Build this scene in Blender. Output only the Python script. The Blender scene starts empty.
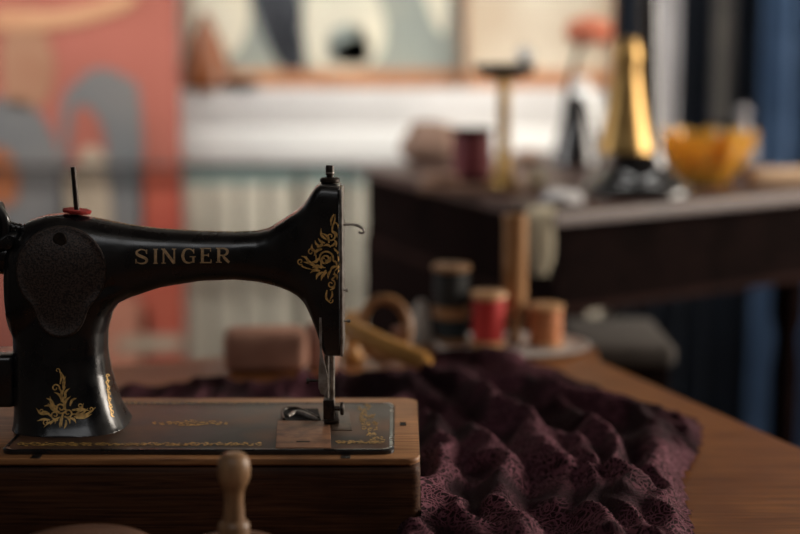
import bpy, bmesh, math, random
from mathutils import Vector, Matrix, noise
from mathutils.bvhtree import BVHTree
random.seed(7)
S = bpy.context.scene
COL = S.collection
PI = math.pi
F = 1500.0
TH = math.radians(8.94)
CZ = 1.22
CAM = Vector((0, 0, CZ))
FW = Vector((0, math.cos(TH), -math.sin(TH))); UP = Vector((0, math.sin(TH), math.cos(TH)))
def ray(px, py): return FW + Vector((1, 0, 0)) * ((px-400)/F) + UP * ((267-py)/F)
def P(px, py, Y):
    r = ray(px, py); return CAM + r * (Y / r.y)
def G(px, py, z):
    r = ray(px, py); return CAM + r * ((z-CZ) / r.z)
def lerp(a, b, t): return a + (b-a)*t
TZ = 0.76      # table top
BZ = 0.845     # wooden base top
PZ = 0.849     # iron bed top

# ---------------------------------------------------------------- materials
MATS = {}
def mat(name, col, rough=0.5, metal=0.0, **kw):
    if name in MATS: return MATS[name]
    m = bpy.data.materials.new(name); m.use_nodes = True
    nt = m.node_tree; b = nt.nodes['Principled BSDF']
    b.inputs['Base Color'].default_value = (*col, 1)
    b.inputs['Roughness'].default_value = rough
    b.inputs['Metallic'].default_value = metal
    if 'coat' in kw:
        b.inputs['Coat Weight'].default_value = kw['coat']; b.inputs['Coat Roughness'].default_value = kw.get('coatr', .1)
    if 'trans' in kw: b.inputs['Transmission Weight'].default_value = kw['trans']
    if 'spec' in kw: b.inputs['Specular IOR Level'].default_value = kw['spec']
    if 'sheen' in kw: b.inputs['Sheen Weight'].default_value = kw['sheen']
    col2 = kw.get('col2'); sc = kw.get('scale', 20); st = kw.get('stretch', (1, 1, 1))
    tc = nt.nodes.new('ShaderNodeTexCoord'); mp = nt.nodes.new('ShaderNodeMapping')
    mp.inputs['Scale'].default_value = st
    nt.links.new(tc.outputs['Object'], mp.inputs['Vector'])
    n = nt.nodes.new('ShaderNodeTexNoise'); n.inputs['Scale'].default_value = sc
    n.inputs['Detail'].default_value = kw.get('detail', 6); n.inputs['Distortion'].default_value = kw.get('dist', 0)
    nt.links.new(mp.outputs['Vector'], n.inputs['Vector'])
    r = nt.nodes.new('ShaderNodeValToRGB')
    lo, hi = kw.get('ramp', (.35, .65))
    r.color_ramp.elements[0].position = lo; r.color_ramp.elements[1].position = hi
    r.color_ramp.elements[0].color = (*col, 1)
    c2 = col2 or tuple(c*0.8 for c in col)
    r.color_ramp.elements[1].color = (*c2, 1)
    nt.links.new(n.outputs['Fac'], r.inputs['Fac']); nt.links.new(r.outputs['Color'], b.inputs['Base Color'])
    if kw.get('bump'):
        bp = nt.nodes.new('ShaderNodeBump'); bp.inputs['Strength'].default_value = kw['bump']
        bp.inputs['Distance'].default_value = kw.get('bdist', .001)
        nt.links.new(n.outputs['Fac'], bp.inputs['Height']); nt.links.new(bp.outputs['Normal'], b.inputs['Normal'])
    if 'rough2' in kw:
        mr = nt.nodes.new('ShaderNodeMapRange'); mr.inputs['To Min'].default_value = rough; mr.inputs['To Max'].default_value = kw['rough2']
        mr.inputs['From Min'].default_value = .35; mr.inputs['From Max'].default_value = .65
        nt.links.new(n.outputs['Fac'], mr.inputs['Value']); nt.links.new(mr.outputs['Result'], b.inputs['Roughness'])
    MATS[name] = m
    return m

japan = mat('japanned_black', (.005, .0055, .007), .22, coat=.5, coatr=.16, rough2=.42, scale=40, col2=(.009, .009, .010))
gold = mat('worn_gold', (.95, .60, .20), .45, .2, col2=(.38, .22, .07), scale=300, ramp=(.4, .75))
golddim = mat('faded_gold', (.70, .43, .13), .5, .4, col2=(.05, .03, .018), scale=260, ramp=(.42, .62))
steel = mat('old_steel', (.42, .39, .36), .36, .6, col2=(.16, .14, .12), scale=120)
dsteel = mat('dark_steel', (.035, .032, .030), .38, .8, col2=(.07, .055, .045), scale=150)
coverm = mat('embossed_brown_steel', (.075, .050, .040), .5, .3, col2=(.020, .015, .014), scale=560, bump=.7, bdist=.0008, ramp=(.42, .58))
redfelt = mat('red_felt', (.42, .03, .022), .95, col2=(.22, .015, .012), scale=400, bump=.5)
copper = mat('worn_copper_steel', (.34, .165, .085), .5, .2, col2=(.15, .072, .042), scale=70, bump=.3)
brass = mat('brass', (.42, .27, .10), .34, .9, col2=(.28, .17, .06), scale=15)
blackgloss = mat('black_enamel', (.008, .008, .009), .15, coat=.5)

def wood(name, c1, c2, rough=.4, axis='x', scale=9, fine=14, bump=.15, coat=0, c3=None, spec=.5):
    m = bpy.data.materials.new(name); m.use_nodes = True; nt = m.node_tree; b = nt.nodes['Principled BSDF']
    L = nt.links.new
    tc = nt.nodes.new('ShaderNodeTexCoord'); mp = nt.nodes.new('ShaderNodeMapping')
    s = {'x': (1, fine, fine), 'y': (fine, 1, fine), 'z': (fine, fine, 1)}[axis]
    mp.inputs['Scale'].default_value = s
    L(tc.outputs['Object'], mp.inputs['Vector'])
    n = nt.nodes.new('ShaderNodeTexNoise'); n.inputs['Scale'].default_value = scale; n.inputs['Detail'].default_value = 9; n.inputs['Distortion'].default_value = .6
    L(mp.outputs['Vector'], n.inputs['Vector'])
    n2 = nt.nodes.new('ShaderNodeTexNoise'); n2.inputs['Scale'].default_value = 7; n2.inputs['Detail'].default_value = 4
    L(tc.outputs['Object'], n2.inputs['Vector'])
    r = nt.nodes.new('ShaderNodeValToRGB'); r.color_ramp.elements[0].position = .33; r.color_ramp.elements[1].position = .67
    r.color_ramp.elements[0].color = (*c1, 1); r.color_ramp.elements[1].color = (*c2, 1)
    L(n.outputs['Fac'], r.inputs['Fac'])
    mx = nt.nodes.new('ShaderNodeMix'); mx.data_type = 'RGBA'; mx.blend_type = 'MIX'
    mr = nt.nodes.new('ShaderNodeMapRange'); mr.inputs['From Min'].default_value = .5; mr.inputs['From Max'].default_value = .7; mr.inputs['To Max'].default_value = .7
    L(n2.outputs['Fac'], mr.inputs['Value']); L(mr.outputs['Result'], mx.inputs['Factor'])
    L(r.outputs['Color'], mx.inputs[6]); mx.inputs[7].default_value = (*(c3 or tuple(c*.45 for c in c1)), 1)
    L(mx.outputs[2], b.inputs['Base Color'])
    b.inputs['Roughness'].default_value = rough; b.inputs['Specular IOR Level'].default_value = spec
    if coat: b.inputs['Coat Weight'].default_value = coat; b.inputs['Coat Roughness'].default_value = .3
    bp = nt.nodes.new('ShaderNodeBump'); bp.inputs['Strength'].default_value = bump; bp.inputs['Distance'].default_value = .001
    L(n.outputs['Fac'], bp.inputs['Height']); L(bp.outputs['Normal'], b.inputs['Normal'])
    return m
w_table = wood('table_oak', (.15, .050, .011), (.30, .115, .030), .38, 'x', 9, 14, .3, c3=(.12, .036, .009))
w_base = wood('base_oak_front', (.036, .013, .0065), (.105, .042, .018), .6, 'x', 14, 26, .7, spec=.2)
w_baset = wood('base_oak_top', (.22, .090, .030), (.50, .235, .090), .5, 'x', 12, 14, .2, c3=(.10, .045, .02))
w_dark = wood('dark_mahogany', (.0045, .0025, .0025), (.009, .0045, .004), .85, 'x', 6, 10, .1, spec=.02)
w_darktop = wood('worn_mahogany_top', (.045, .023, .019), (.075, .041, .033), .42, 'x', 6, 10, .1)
w_pale = wood('turned_beech', (.22, .12, .058), (.40, .235, .12), .42, 'z', 20, 6, .15, c3=(.13, .065, .03))
w_spool = wood('spool_wood', (.50, .27, .12), (.62, .36, .17), .5, 'z', 20, 4, .1)
w_brown = wood('brown_bobbin_wood', (.30, .145, .055), (.42, .22, .09), .45, 'z', 20, 4, .1)
w_ochre = wood('ochre_varnished_wood', (.50, .24, .055), (.62, .32, .09), .35, 'x', 16, 4, .1)
w_floor = wood('floor_boards', (.05, .028, .018), (.09, .05, .03), .5, 'y', 4, 10, .1)

# ---------------------------------------------------------------- mesh helpers
def box(bm, x0, x1, y0, y1, z0, z1, bev=0, seg=2, rot=0):
    r = bmesh.ops.create_cube(bm, size=1)
    vs = r['verts']
    bmesh.ops.scale(bm, vec=(x1-x0, y1-y0, z1-z0), verts=vs)
    if bev:
        es = list({e for v in vs for e in v.link_edges})
        rr = bmesh.ops.bevel(bm, geom=es, offset=bev, segments=seg, profile=.5, affect='EDGES')
        vs = list({v for f in rr['faces'] for v in f.verts} | {v for v in vs if v.is_valid})
    if rot: bmesh.ops.rotate(bm, cent=(0, 0, 0), matrix=Matrix.Rotation(rot, 3, 'Z'), verts=vs)
    bmesh.ops.translate(bm, vec=((x0+x1)/2, (y0+y1)/2, (z0+z1)/2), verts=vs)
    return vs
def loft(bm, rings, closed=True, cap=True):
    R = [[bm.verts.new(p) for p in ring] for ring in rings]
    n = len(R[0])
    for a, b in zip(R, R[1:]):
        for i in range(n if closed else n-1):
            j = (i+1) % n
            bm.faces.new((a[i], a[j], b[j], b[i]))
    if cap and closed:
        bm.faces.new(R[0][::-1]); bm.faces.new(R[-1])
    return R
def lathe(bm, prof, c=(0, 0, 0), seg=40, M=None):
    M = M or Matrix.Identity(3); c = Vector(c)
    rings = [[c + M @ Vector((max(r, 1e-5)*math.cos(2*PI*k/seg), max(r, 1e-5)*math.sin(2*PI*k/seg), z)) for k in range(seg)] for r, z in prof]
    loft(bm, rings)
def catmull(pts, n=6):
    pts = [Vector(p) for p in pts]
    if len(pts) < 3: return pts
    q = [2*pts[0]-pts[1]] + pts + [2*pts[-1]-pts[-2]]
    out = []
    for i in range(1, len(q)-2):
        for k in range(n):
            t = k/n
            out.append(.5*((2*q[i]) + (q[i+1]-q[i-1])*t + (2*q[i-1]-5*q[i]+4*q[i+1]-q[i+2])*t*t + (3*q[i]-q[i-1]-3*q[i+1]+q[i+2])*t**3))
    out.append(pts[-1])
    return out
def tube(bm, pts, rad, seg=12, smooth=0):
    if smooth:
        m = len(pts)
        if not isinstance(rad, (int, float)):
            rr = [Vector((r, 0, 0)) for r in rad]; rad = [v.x for v in catmull(rr, smooth)]
        pts = catmull(pts, smooth)
    pts = [Vector(p) for p in pts]
    n = len(pts)
    if isinstance(rad, (int, float)): rad = [rad]*n
    t0 = (pts[1]-pts[0]).normalized()
    u = t0.cross(Vector((0, 0, 1)))
    if u.length < .1: u = t0.cross(Vector((1, 0, 0)))
    u.normalize(); rings = []
    for i, p in enumerate(pts):
        t = (pts[min(i+1, n-1)] - pts[max(i-1, 0)]).normalized()
        u = (u - t*u.dot(t)).normalized(); v = t.cross(u)
        rings.append([p + (u*math.cos(2*PI*k/seg) + v*math.sin(2*PI*k/seg))*rad[i] for k in range(seg)])
    loft(bm, rings)
def prism(bm, pts, z0, z1, bev=0):
    a = [bm.verts.new((x, y, z0)) for x, y in pts]; b = [bm.verts.new((x, y, z1)) for x, y in pts]
    n = len(pts); top = bm.faces.new(b); bm.faces.new(a[::-1])
    for i in range(n):
        j = (i+1) % n; bm.faces.new((a[i], a[j], b[j], b[i]))
    if bev:
        bmesh.ops.bevel(bm, geom=list(top.edges), offset=bev, segments=3, profile=.5, affect='EDGES')
def rrect(x0, x1, y0, y1, r, n=6):
    out = []
    for cx, cy, a in ((x1-r, y1-r, 0), (x0+r, y1-r, PI/2), (x0+r, y0+r, PI), (x1-r, y0+r, 1.5*PI)):
        for k in range(n+1): out.append((cx+r*math.cos(a+k*PI/2/n), cy+r*math.sin(a+k*PI/2/n)))
    return out
def tag(o, label=None, cat=None, group=None, kind=None):
    if label: o['label'] = label
    if cat: o['category'] = cat
    if group: o['group'] = group
    if kind: o['kind'] = kind
    return o
def obj(name, bm, m, parent=None, smooth=True, angle=40, plabel=None):
    bmesh.ops.recalc_face_normals(bm, faces=bm.faces)
    base = Vector((0, 0, 0))
    if parent is None:
        xs = [v.co.x for v in bm.verts]; ys = [v.co.y for v in bm.verts]; zs = [v.co.z for v in bm.verts]
        base = Vector(((min(xs)+max(xs))/2, (min(ys)+max(ys))/2, min(zs)))
        bmesh.ops.translate(bm, vec=-base, verts=bm.verts)
    me = bpy.data.meshes.new(name); bm.to_mesh(me); bm.free()
    if smooth:
        me.polygons.foreach_set('use_smooth', [True]*len(me.polygons))
        try: me.set_sharp_from_angle(angle=math.radians(angle))
        except Exception: pass
    me.materials.append(m)
    o = bpy.data.objects.new(name, me); COL.objects.link(o); o.location = base
    if parent is not None:
        o.parent = parent
        r = parent
        off = Vector(parent['_w']) if '_w' in parent else Vector((0, 0, 0))
        o.matrix_parent_inverse = Matrix.Translation(-off)
        o['_w'] = (0.0, 0.0, 0.0)
    if plabel: o['label'] = plabel
    return o
def thing(name, label, cat, loc, group=None):
    o = bpy.data.objects.new(name, None); COL.objects.link(o); o.location = loc; o.empty_display_size = .02
    o['_w'] = tuple(loc)
    return tag(o, label, cat, group)
def struct(name, bm, m, **k):
    o = obj(name, bm, m, **k); o['kind'] = 'structure'; return o
def NB(): return bmesh.new()
def dup(root, loc, label, rz=0):
    r = root.copy(); COL.objects.link(r); r.location = loc; r.rotation_euler = (0, 0, rz); r['label'] = label
    for ch in list(root.children):
        c = ch.copy(); COL.objects.link(c); c.parent = r
        for g in list(ch.children):
            d = g.copy(); COL.objects.link(d); d.parent = c
    return r

# ================================================================ ROOM
WY = 4.25
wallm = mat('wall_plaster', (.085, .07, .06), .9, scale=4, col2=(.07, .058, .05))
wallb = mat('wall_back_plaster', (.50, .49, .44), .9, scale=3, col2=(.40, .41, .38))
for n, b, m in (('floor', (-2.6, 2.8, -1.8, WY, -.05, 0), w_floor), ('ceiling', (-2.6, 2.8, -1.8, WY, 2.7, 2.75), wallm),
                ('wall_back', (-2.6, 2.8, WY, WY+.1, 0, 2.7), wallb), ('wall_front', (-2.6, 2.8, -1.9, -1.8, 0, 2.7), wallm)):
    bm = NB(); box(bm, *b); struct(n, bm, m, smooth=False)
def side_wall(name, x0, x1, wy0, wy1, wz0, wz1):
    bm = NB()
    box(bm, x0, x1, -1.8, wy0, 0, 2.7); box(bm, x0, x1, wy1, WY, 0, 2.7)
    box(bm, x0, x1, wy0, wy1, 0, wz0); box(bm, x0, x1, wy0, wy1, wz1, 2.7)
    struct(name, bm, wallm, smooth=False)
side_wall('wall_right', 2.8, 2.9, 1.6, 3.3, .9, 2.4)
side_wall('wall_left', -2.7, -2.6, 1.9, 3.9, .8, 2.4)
wframe = mat('window_paint', (.75, .74, .70), .5)
def window(name, x0, x1, y0, y1, z0, z1):
    bm = NB(); t = .06
    box(bm, x0, x1, y0, y0+t, z0, z1); box(bm, x0, x1, y1-t, y1, z0, z1)
    box(bm, x0, x1, y0+t, y1-t, z0, z0+t); box(bm, x0, x1, y0+t, y1-t, z1-t, z1)
    box(bm, x0+.02, x1-.02, (y0+y1)/2-.02, (y0+y1)/2+.02, z0+t, z1-t)
    struct(name, bm, wframe, smooth=False)
window('window_1', 2.81, 2.88, 1.6, 3.3, .9, 2.4)
window('added_window', -2.69, -2.62, 1.9, 3.9, .8, 2.4)  # unseen left window, added as a source for the back wall

# ================================================================ MAIN TABLE
e0 = G(600, 363, TZ); e1 = G(800, 449, TZ)
d = (e1-e0).normalized(); q = Vector((-d.y, d.x, 0))          # d towards the viewer along right edge
if q.y < 0: q = -q
# corners of the rotated rectangular table with a rounded far corner
far = e0 - d*0.16
nearR = e1 + d*0.75
back_dir = Vector((d.y, -d.x, 0))
if back_dir.x > 0: back_dir = -back_dir
corner_pts = [Vector((e0.x, e0.y, 0)), Vector((e0.x+.006, e0.y+.08, 0)), Vector((e0.x-.008, e0.y+.17, 0)), Vector((e0.x-.06, e0.y+.225, 0))]
corner_pts = catmull(corner_pts, 5)
bl = corner_pts[-1] + back_dir*1.25
nl = bl + d*1.5
nr = Vector((nearR.x, nearR.y, 0))
poly = [(nr.x, nr.y)] + [(p.x, p.y) for p in corner_pts] + [(bl.x, bl.y), (nl.x, nl.y)]
tt = thing('wooden_table', 'warm brown wooden table with worn rounded edge carrying the sewing machine', 'table', (0, 1.3, 0))
bm = NB(); prism(bm, poly, TZ-.035, TZ, .006); obj('tabletop', bm, w_table, tt, angle=30)
def inset(p, k): 
    c = Vector((sum(a for a, b in poly)/len(poly), 0)); return p
cx = sum(a for a, b in poly)/len(poly); 
for p in (nr, corner_pts[8], bl, nl):
    c = (nr+bl)/2; pp = p + (c-Vector((p.x, p.y, 0))).normalized()*.14
    bm = NB(); tube(bm, [(pp.x, pp.y, 0), (pp.x, pp.y, TZ-.036)], [.022, .034], 16); obj('leg', bm, w_dark, tt)
print('table poly', [(round(a, 3), round(b, 3)) for a, b in poly])

# ================================================================ MACHINE BASE
bx1 = .0178; bx0 = -.405
by0 = G(200, 459, BZ).y; by1 = G(200, 398, BZ).y
fy0 = G(200, 450, PZ).y; fy1 = G(200, 403, PZ).y
mx0 = G(2, 450, PZ).x; mx1 = G(393, 450, PZ).x
print('base', by0, by1, 'bed', fy0, fy1, mx0, mx1)
mb = thing('machine_base', 'scuffed oak box base under the black sewing machine', 'wooden base', ((bx0+bx1)/2, (by0+by1)/2, TZ))
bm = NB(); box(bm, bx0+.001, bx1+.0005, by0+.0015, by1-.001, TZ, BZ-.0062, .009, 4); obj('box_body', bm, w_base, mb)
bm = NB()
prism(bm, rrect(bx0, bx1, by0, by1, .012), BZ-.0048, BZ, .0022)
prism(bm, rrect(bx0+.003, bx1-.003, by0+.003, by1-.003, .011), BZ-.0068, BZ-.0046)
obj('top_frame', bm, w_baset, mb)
# inlaid clips on the rim and key hole
for px, py in ((346, 455), (37, 456)):
    c = G(px, py, BZ); bm = NB(); box(bm, c.x-.0042, c.x+.0042, by0+.0012, by0+.0115, BZ-.003, BZ+.0007, .0004); obj('rim_clip', bm, dsteel, mb)
c = G(403, 424, BZ); bm = NB(); box(bm, c.x-.003, c.x+.003, c.y-.006, c.y+.006, BZ-.001, BZ+.0004); obj('key_hole', bm, mat('hole_black', (.004, .003, .003), .9), mb)

# ================================================================ SEWING MACHINE
YC = 1.40
bedm = mat('worn_black_bed', (.022, .017, .015), .38, 0, col2=(.24, .110, .052), scale=11, ramp=(.40, .78), rough2=.5, detail=9)
sm = thing('sewing_machine', 'black antique sewing machine with gold scroll decals on an oak base', 'sewing machine', (P(200, 400, YC).x, YC, BZ))
bm = NB(); prism(bm, rrect(mx0, mx1, fy0, fy1, .010), BZ, PZ, .0018); 
bed = obj('bed', bm, bedm, sm)
bm = NB(); 
R0 = rrect(mx0-.0012, mx1+.0012, fy0-.0012, fy1+.0012, .011); R1 = rrect(mx0+.0035, mx1-.0035, fy0+.0035, fy1-.0035, .008)
loft(bm, [[(x, y, BZ) for x, y in R0], [(x, y, PZ-.0008) for x, y in R0], [(x, y, PZ+.0006) for x, y in rrect(mx0+.0005, mx1-.0005, fy0+.0005, fy1-.0005, .010)], [(x, y, PZ+.0002) for x, y in R1]], cap=False)
obj('bed_rim', bm, japan, sm)

def sec(pxx, yt, yb, hd, ex, n=40):
    a = P(pxx, yt, YC); b = P(pxx, yb, YC); zc = (a.z+b.z)/2; hz = (a.z-b.z)/2; x = P(pxx, (yt+yb)/2, YC).x
    out = []
    for k in range(n):
        t = 2*PI*k/n; c, s = math.cos(t), math.sin(t)
        out.append((x, YC + hd*math.copysign(abs(c)**(2/ex), c), zc + hz*math.copysign(abs(s)**(2/ex), s)))
    return out
arm = [(9, 262, 310, .018, 2), (11, 247, 330, .027, 2.3), (18, 233, 345, .033, 2.5), (32, 220, 350, .036, 2.7), (50, 214.5, 350, .036, 2.8), (66, 213, 350, .036, 2.8), (82, 215, 342, .034, 2.7), (98, 218, 325, .031, 2.6),
       (115, 221.5, 304, .028, 2.5), (130, 224.5, 297, .026, 2.4), (160, 228.5, 287, .0235, 2.4), (200, 231, 280.5, .0225, 2.4), (235, 232, 279, .0225, 2.5), (258, 231, 281, .0235, 2.7), (270, 228, 283.5, .0245, 3),
       (280, 221.5, 286, .0255, 3.4), (290, 215, 289.5, .0265, 4), (298, 210, 294, .027, 4.5), (305, 203, 301, .0275, 5), (310, 196, 311, .028, 6), (315, 188, 323, .028, 7), (319, 184, 335, .028, 7), (323, 182.5, 347, .028, 8), (325, 182.5, 352, .028, 8), (341, 184, 352.5, .028, 8)]
bm = NB(); loft(bm, [sec(*a) for a in arm])
# column
colp = [(427, 16, 131, .0560), (421, 17, 128.5, .0545), (414, 17.5, 124.5, .051), (404, 17.5, 119.5, .047), (390, 17, 114.5, .0435), (370, 16.5, 109.5, .0400), (350, 16, 106.5, .038), (330, 15, 107, .0365), (312, 14, 112, .0355), (300, 13.5, 121, .034), (290, 13, 138, .031), (280, 13, 150, .027), (262, 14, 150, .020), (240, 24, 120, .016)]
rings = []
for py, xl, xr, hd in colp:
    a = P(xl, py, YC); b = P(xr, py, YC); xc = (a.x+b.x)/2; hx = (b.x-a.x)/2; z = max(a.z, PZ-.001)
    ex = 2.9
    rings.append([(xc + hx*math.copysign(abs(math.cos(t))**(2/ex), math.cos(t)), YC + hd*math.copysign(abs(math.sin(t))**(2/ex), math.sin(t)), z) for t in [2*PI*k/48 for k in range(48)]])
loft(bm, rings)
bmesh.ops.recalc_face_normals(bm, faces=bm.faces)
me = bpy.data.meshes.new('tmp'); bm.to_mesh(me); bm.free()
tmp = bpy.data.objects.new('tmp', me); COL.objects.link(tmp)
md = tmp.modifiers.new('r', 'REMESH'); md.mode = 'VOXEL'; md.voxel_size = .0014
md = tmp.modifiers.new('s', 'SMOOTH'); md.factor = .5; md.iterations = 6
bpy.context.view_layer.update()
dg = bpy.context.evaluated_depsgraph_get()
me2 = bpy.data.meshes.new_from_object(tmp.evaluated_get(dg))
bm = NB(); bm.from_mesh(me2)
bpy.data.objects.remove(tmp)
bmesh.ops.recalc_face_normals(bm, faces=bm.faces)
BVH = BVHTree.FromBMesh(bm)
body = obj('arm_and_column', bm, japan, sm, angle=180)
def front(px, py, off=.0006):
    r = ray(px, py).normalized(); h = BVH.ray_cast(CAM, r)
    if h[0] is None: return None
    return h[0] - r*off
# plinth foot line of the column
# faceplate on the right end
a0 = P(341, 186, YC); a1 = P(341, 352, YC)
bm = NB(); box(bm, a0.x-.0005, a0.x+.0020, YC-.0262, YC+.0262, a1.z+.001, a0.z-.001, .0009); obj('faceplate', bm, steel, sm, plabel='worn steel faceplate')
# ---- ribbons projected on the casting
KW = 1.0
def ribbon(bm, pts, w, n=5, proj=front):
    """pts in px, w widths in px"""
    if isinstance(w, (int, float)): w = [w*.4] + [w]*(len(pts)-2) + [w*.4] if len(pts) > 2 else [w, w]
    if len(pts) == 2:
        q = [Vector((lerp(pts[0][0], pts[1][0], t/7), lerp(pts[0][1], pts[1][1], t/7), lerp(w[0], w[1], t/7))) for t in range(8)]
    else:
        q = catmull([Vector((p[0], p[1], ww)) for p, ww in zip(pts, w)], n)
    L = []
    for i, p in enumerate(q):
        t = (q[min(i+1, len(q)-1)] - q[max(i-1, 0)]); t.z = 0
        if t.length < 1e-6: continue
        t.normalize(); nn = Vector((-t.y, t.x, 0)); hw = max(p.z, .12)/2*KW
        a = proj(p.x+nn.x*hw, p.y+nn.y*hw); b = proj(p.x-nn.x*hw, p.y-nn.y*hw)
        if a is None or b is None:
            L.append(None); continue
        L.append((bm.verts.new(a), bm.verts.new(b)))
    for s, t in zip(L, L[1:]):
        if s and t: bm.faces.new((s[0], s[1], t[1], t[0]))
def curl(bm, cx, cy, r, a0, turns, w, sgn=1, tail=None, proj=front, sx=1, sy=1):
    pts = []; n = int(10*turns)+2
    for k in range(n+1):
        t = k/n; a = a0 + sgn*2*PI*turns*t; rr = r*(1-.82*t)
        pts.append((cx+rr*math.cos(a)*sx, cy+rr*math.sin(a)*sy))
    ws = [w*(.9-.3*k/n) for k in range(n+1)]; ws[-1] = w*1.1
    if tail:
        pts = list(tail)+pts; ws = [w*.25]+[w*.9]*(len(tail)-1)+ws
    ribbon(bm, pts, ws, 3, proj)
def leaf(bm, x0, y0, x1, y1, bend, w, proj=front):
    dx, dy = x1-x0, y1-y0
    mxx, myy = (x0+x1)/2 - dy*bend, (y0+y1)/2 + dx*bend
    ribbon(bm, [(x0, y0), (mxx, myy), (x1, y1)], [w*.5, w, .15], 5, proj)
# letters
def letter(bm, ch, x, w, yb, h):
    def T(p): return (x+p[0]*w, yb-p[1]*h)
    def st(pts, ws, n=1):
        ribbon(bm, [T(p) for p in pts], ws, n)
    K, k, s = 2.9, 1.2, 1.0
    def serif(u, v, l=.0, wd=.34): st([(u-wd, v), (u, v), (u+wd, v)], [s, s, s])
    if ch == 'S':
        st([(.88, .72), (.80, .9), (.5, .97), (.2, .88), (.13, .72), (.28, .58), (.55, .48), (.84, .36), (.9, .22), (.78, .08), (.48, .03), (.18, .1), (.08, .3)], [.8, 1, 1.3, 2, 2.6, 2.9, 2.9, 2.9, 2.6, 2, 1.3, 1, .8], 4)
        st([(.9, .68), (.9, .98)], [1, 1]); st([(.07, .02), (.07, .34)], [1, 1])
    elif ch == 'I':
        st([(.5, 0), (.5, 1)], [K, K]); st([(.1, .03), (.9, .03)], [s, s]); st([(.1, .97), (.9, .97)], [s, s])
    elif ch == 'N':
        st([(.14, 0), (.14, 1)], [1.7, 1.7]); st([(.88, 0), (.88, 1)], [1.7, 1.7]); st([(.12, .98), (.88, .02)], [K, K])
        st([(0, .03), (.3, .03)], [s, s]); st([(.72, .97), (1.02, .97)], [s, s]); st([(-.02, .97), (.2, .97)], [s, s])
    elif ch == 'G':
        st([(.88, .70), (.78, .88), (.52, .97), (.25, .86), (.12, .5), (.25, .14), (.55, .03), (.85, .12)], [.8, 1.1, 1.5, 2.4, 3, 2.4, 1.5, 1.2], 4)
        st([(.88, .66), (.88, .96)], [1, 1]); st([(.85, .05), (.85, .44)], [2.2, 2.2]); st([(.6, .44), (1.02, .44)], [s, s])
    elif ch == 'E':
        st([(.2, 0), (.2, 1)], [K, K]); st([(0, .03), (.92, .03)], [s, 1.3]); st([(0, .97), (.9, .97)], [s, 1.3]); st([(.2, .52), (.7, .52)], [1.1, 1.1])
        st([(.92, 0), (.92, .26)], [1.2, .8]); st([(.88, .76), (.88, 1)], [.8, 1.2]); st([(.7, .4), (.7, .64)], [1, 1])
    elif ch == 'R':
        st([(.2, 0), (.2, 1)], [K, K]); st([(0, .03), (.42, .03)], [s, s]); st([(0, .97), (.3, .97)], [s, s])
        st([(.22, .95), (.6, .95), (.82, .84), (.82, .64), (.6, .5), (.22, .5)], [1.2, 1.5, 2.6, 2.6, 1.5, 1.2], 4)
        st([(.48, .5), (.7, .25), (.98, .02)], [1.5, 2.9, 2.4], 3)
bm = NB()
for ch, x, w, yb in (('S', 135, 13, 264), ('I', 152.5, 6, 263.8), ('N', 161.5, 14.5, 263.6), ('G', 181, 14.5, 263.3), ('E', 200, 12, 263), ('R', 216, 13.5, 262.7)):
    letter(bm, ch, x, w, yb, 15)
obj('lettering', bm, mat('pale_gold', (.74, .50, .26), .5, .1, col2=(.42, .28, .15), scale=300), sm, smooth=False, plabel='gold maker name lettering on the arm')
# head scroll decal
KW = 1.0
bm = NB()
D = bm
curl(D, 330.5, 236.5, 5.2, -1.2, 1.3, 1.9, 1, [(335, 214), (334.6, 221), (332.5, 227)])
leaf(D, 334, 214, 331, 226, .1, 2.2)
leaf(D, 327, 240, 321, 228, -.2, 2.6); leaf(D, 325, 243, 318, 238, -.15, 2.4); leaf(D, 331, 246, 334.5, 242, .2, 2.4)
curl(D, 325.5, 258.5, 8.2, .3, 1.6, 2.0, -1, [(337, 268), (336, 262)])
curl(D, 326, 259, 4.6, 2.4, 1.0, 1.8, 1)
leaf(D, 317, 247, 322, 240, .3, 3); leaf(D, 316, 252, 312, 244, -.25, 2.8); leaf(D, 320, 246, 315, 240, -.2, 2.2)
curl(D, 311, 252, 4.2, .4, 1.1, 1.7, -1, [(316, 262), (316, 256)])
leaf(D, 316, 266, 306, 256, -.15, 3.2); leaf(D, 318, 269, 303, 262, .12, 3.2)
curl(D, 300.5, 261.5, 3.4, 1.2, 1.1, 1.6, 1, [(314, 270), (306, 268), (302, 266)])
leaf(D, 320, 271, 310, 273, .2, 3.0); leaf(D, 323, 272, 316, 280, .2, 3.0); leaf(D, 327, 272, 321, 281, .15, 2.8); leaf(D, 331, 270, 328, 279, .1, 2.6)
leaf(D, 336, 250, 338, 262, -.2, 2.8); leaf(D, 338, 256, 334, 272, -.2, 2.6); leaf(D, 334, 248, 338, 252, .1, 2)
curl(D, 331, 284, 4.6, -1.4, 1.2, 1.8, 1, [(334, 272), (335.5, 276)])
leaf(D, 327, 290, 331, 304, .2, 2.3); leaf(D, 332, 291, 329.5, 300, -.15, 1.9)
curl(D, 330.5, 301, 2.5, -.6, .9, 1.3, 1)
leaf(D, 325, 262, 331, 256, .3, 2.6); leaf(D, 321, 262, 326, 268, .3, 2.2)
for a in ((329, 243, 322, 233, .2, 2.6), (333, 231, 337, 238, -.2, 2), (331, 247, 323, 246, .2, 2.6), (337, 266, 330, 272, .2, 2.6), (322, 249, 314, 256, .2, 3), (319, 258, 311, 262, -.2, 3), (322, 268, 312, 268, .2, 3),
          (336, 247, 333, 239, .2, 2.2), (326, 270, 324, 277, .1, 2.8), (333, 274, 337, 280, -.3, 2.2), (330, 290, 335, 284, .2, 2), (340, 262, 337, 274, -.1, 2), (335, 222, 338, 229, -.2, 1.6), (308, 262, 301, 256, .2, 2.2)): leaf(D, *a)
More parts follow.
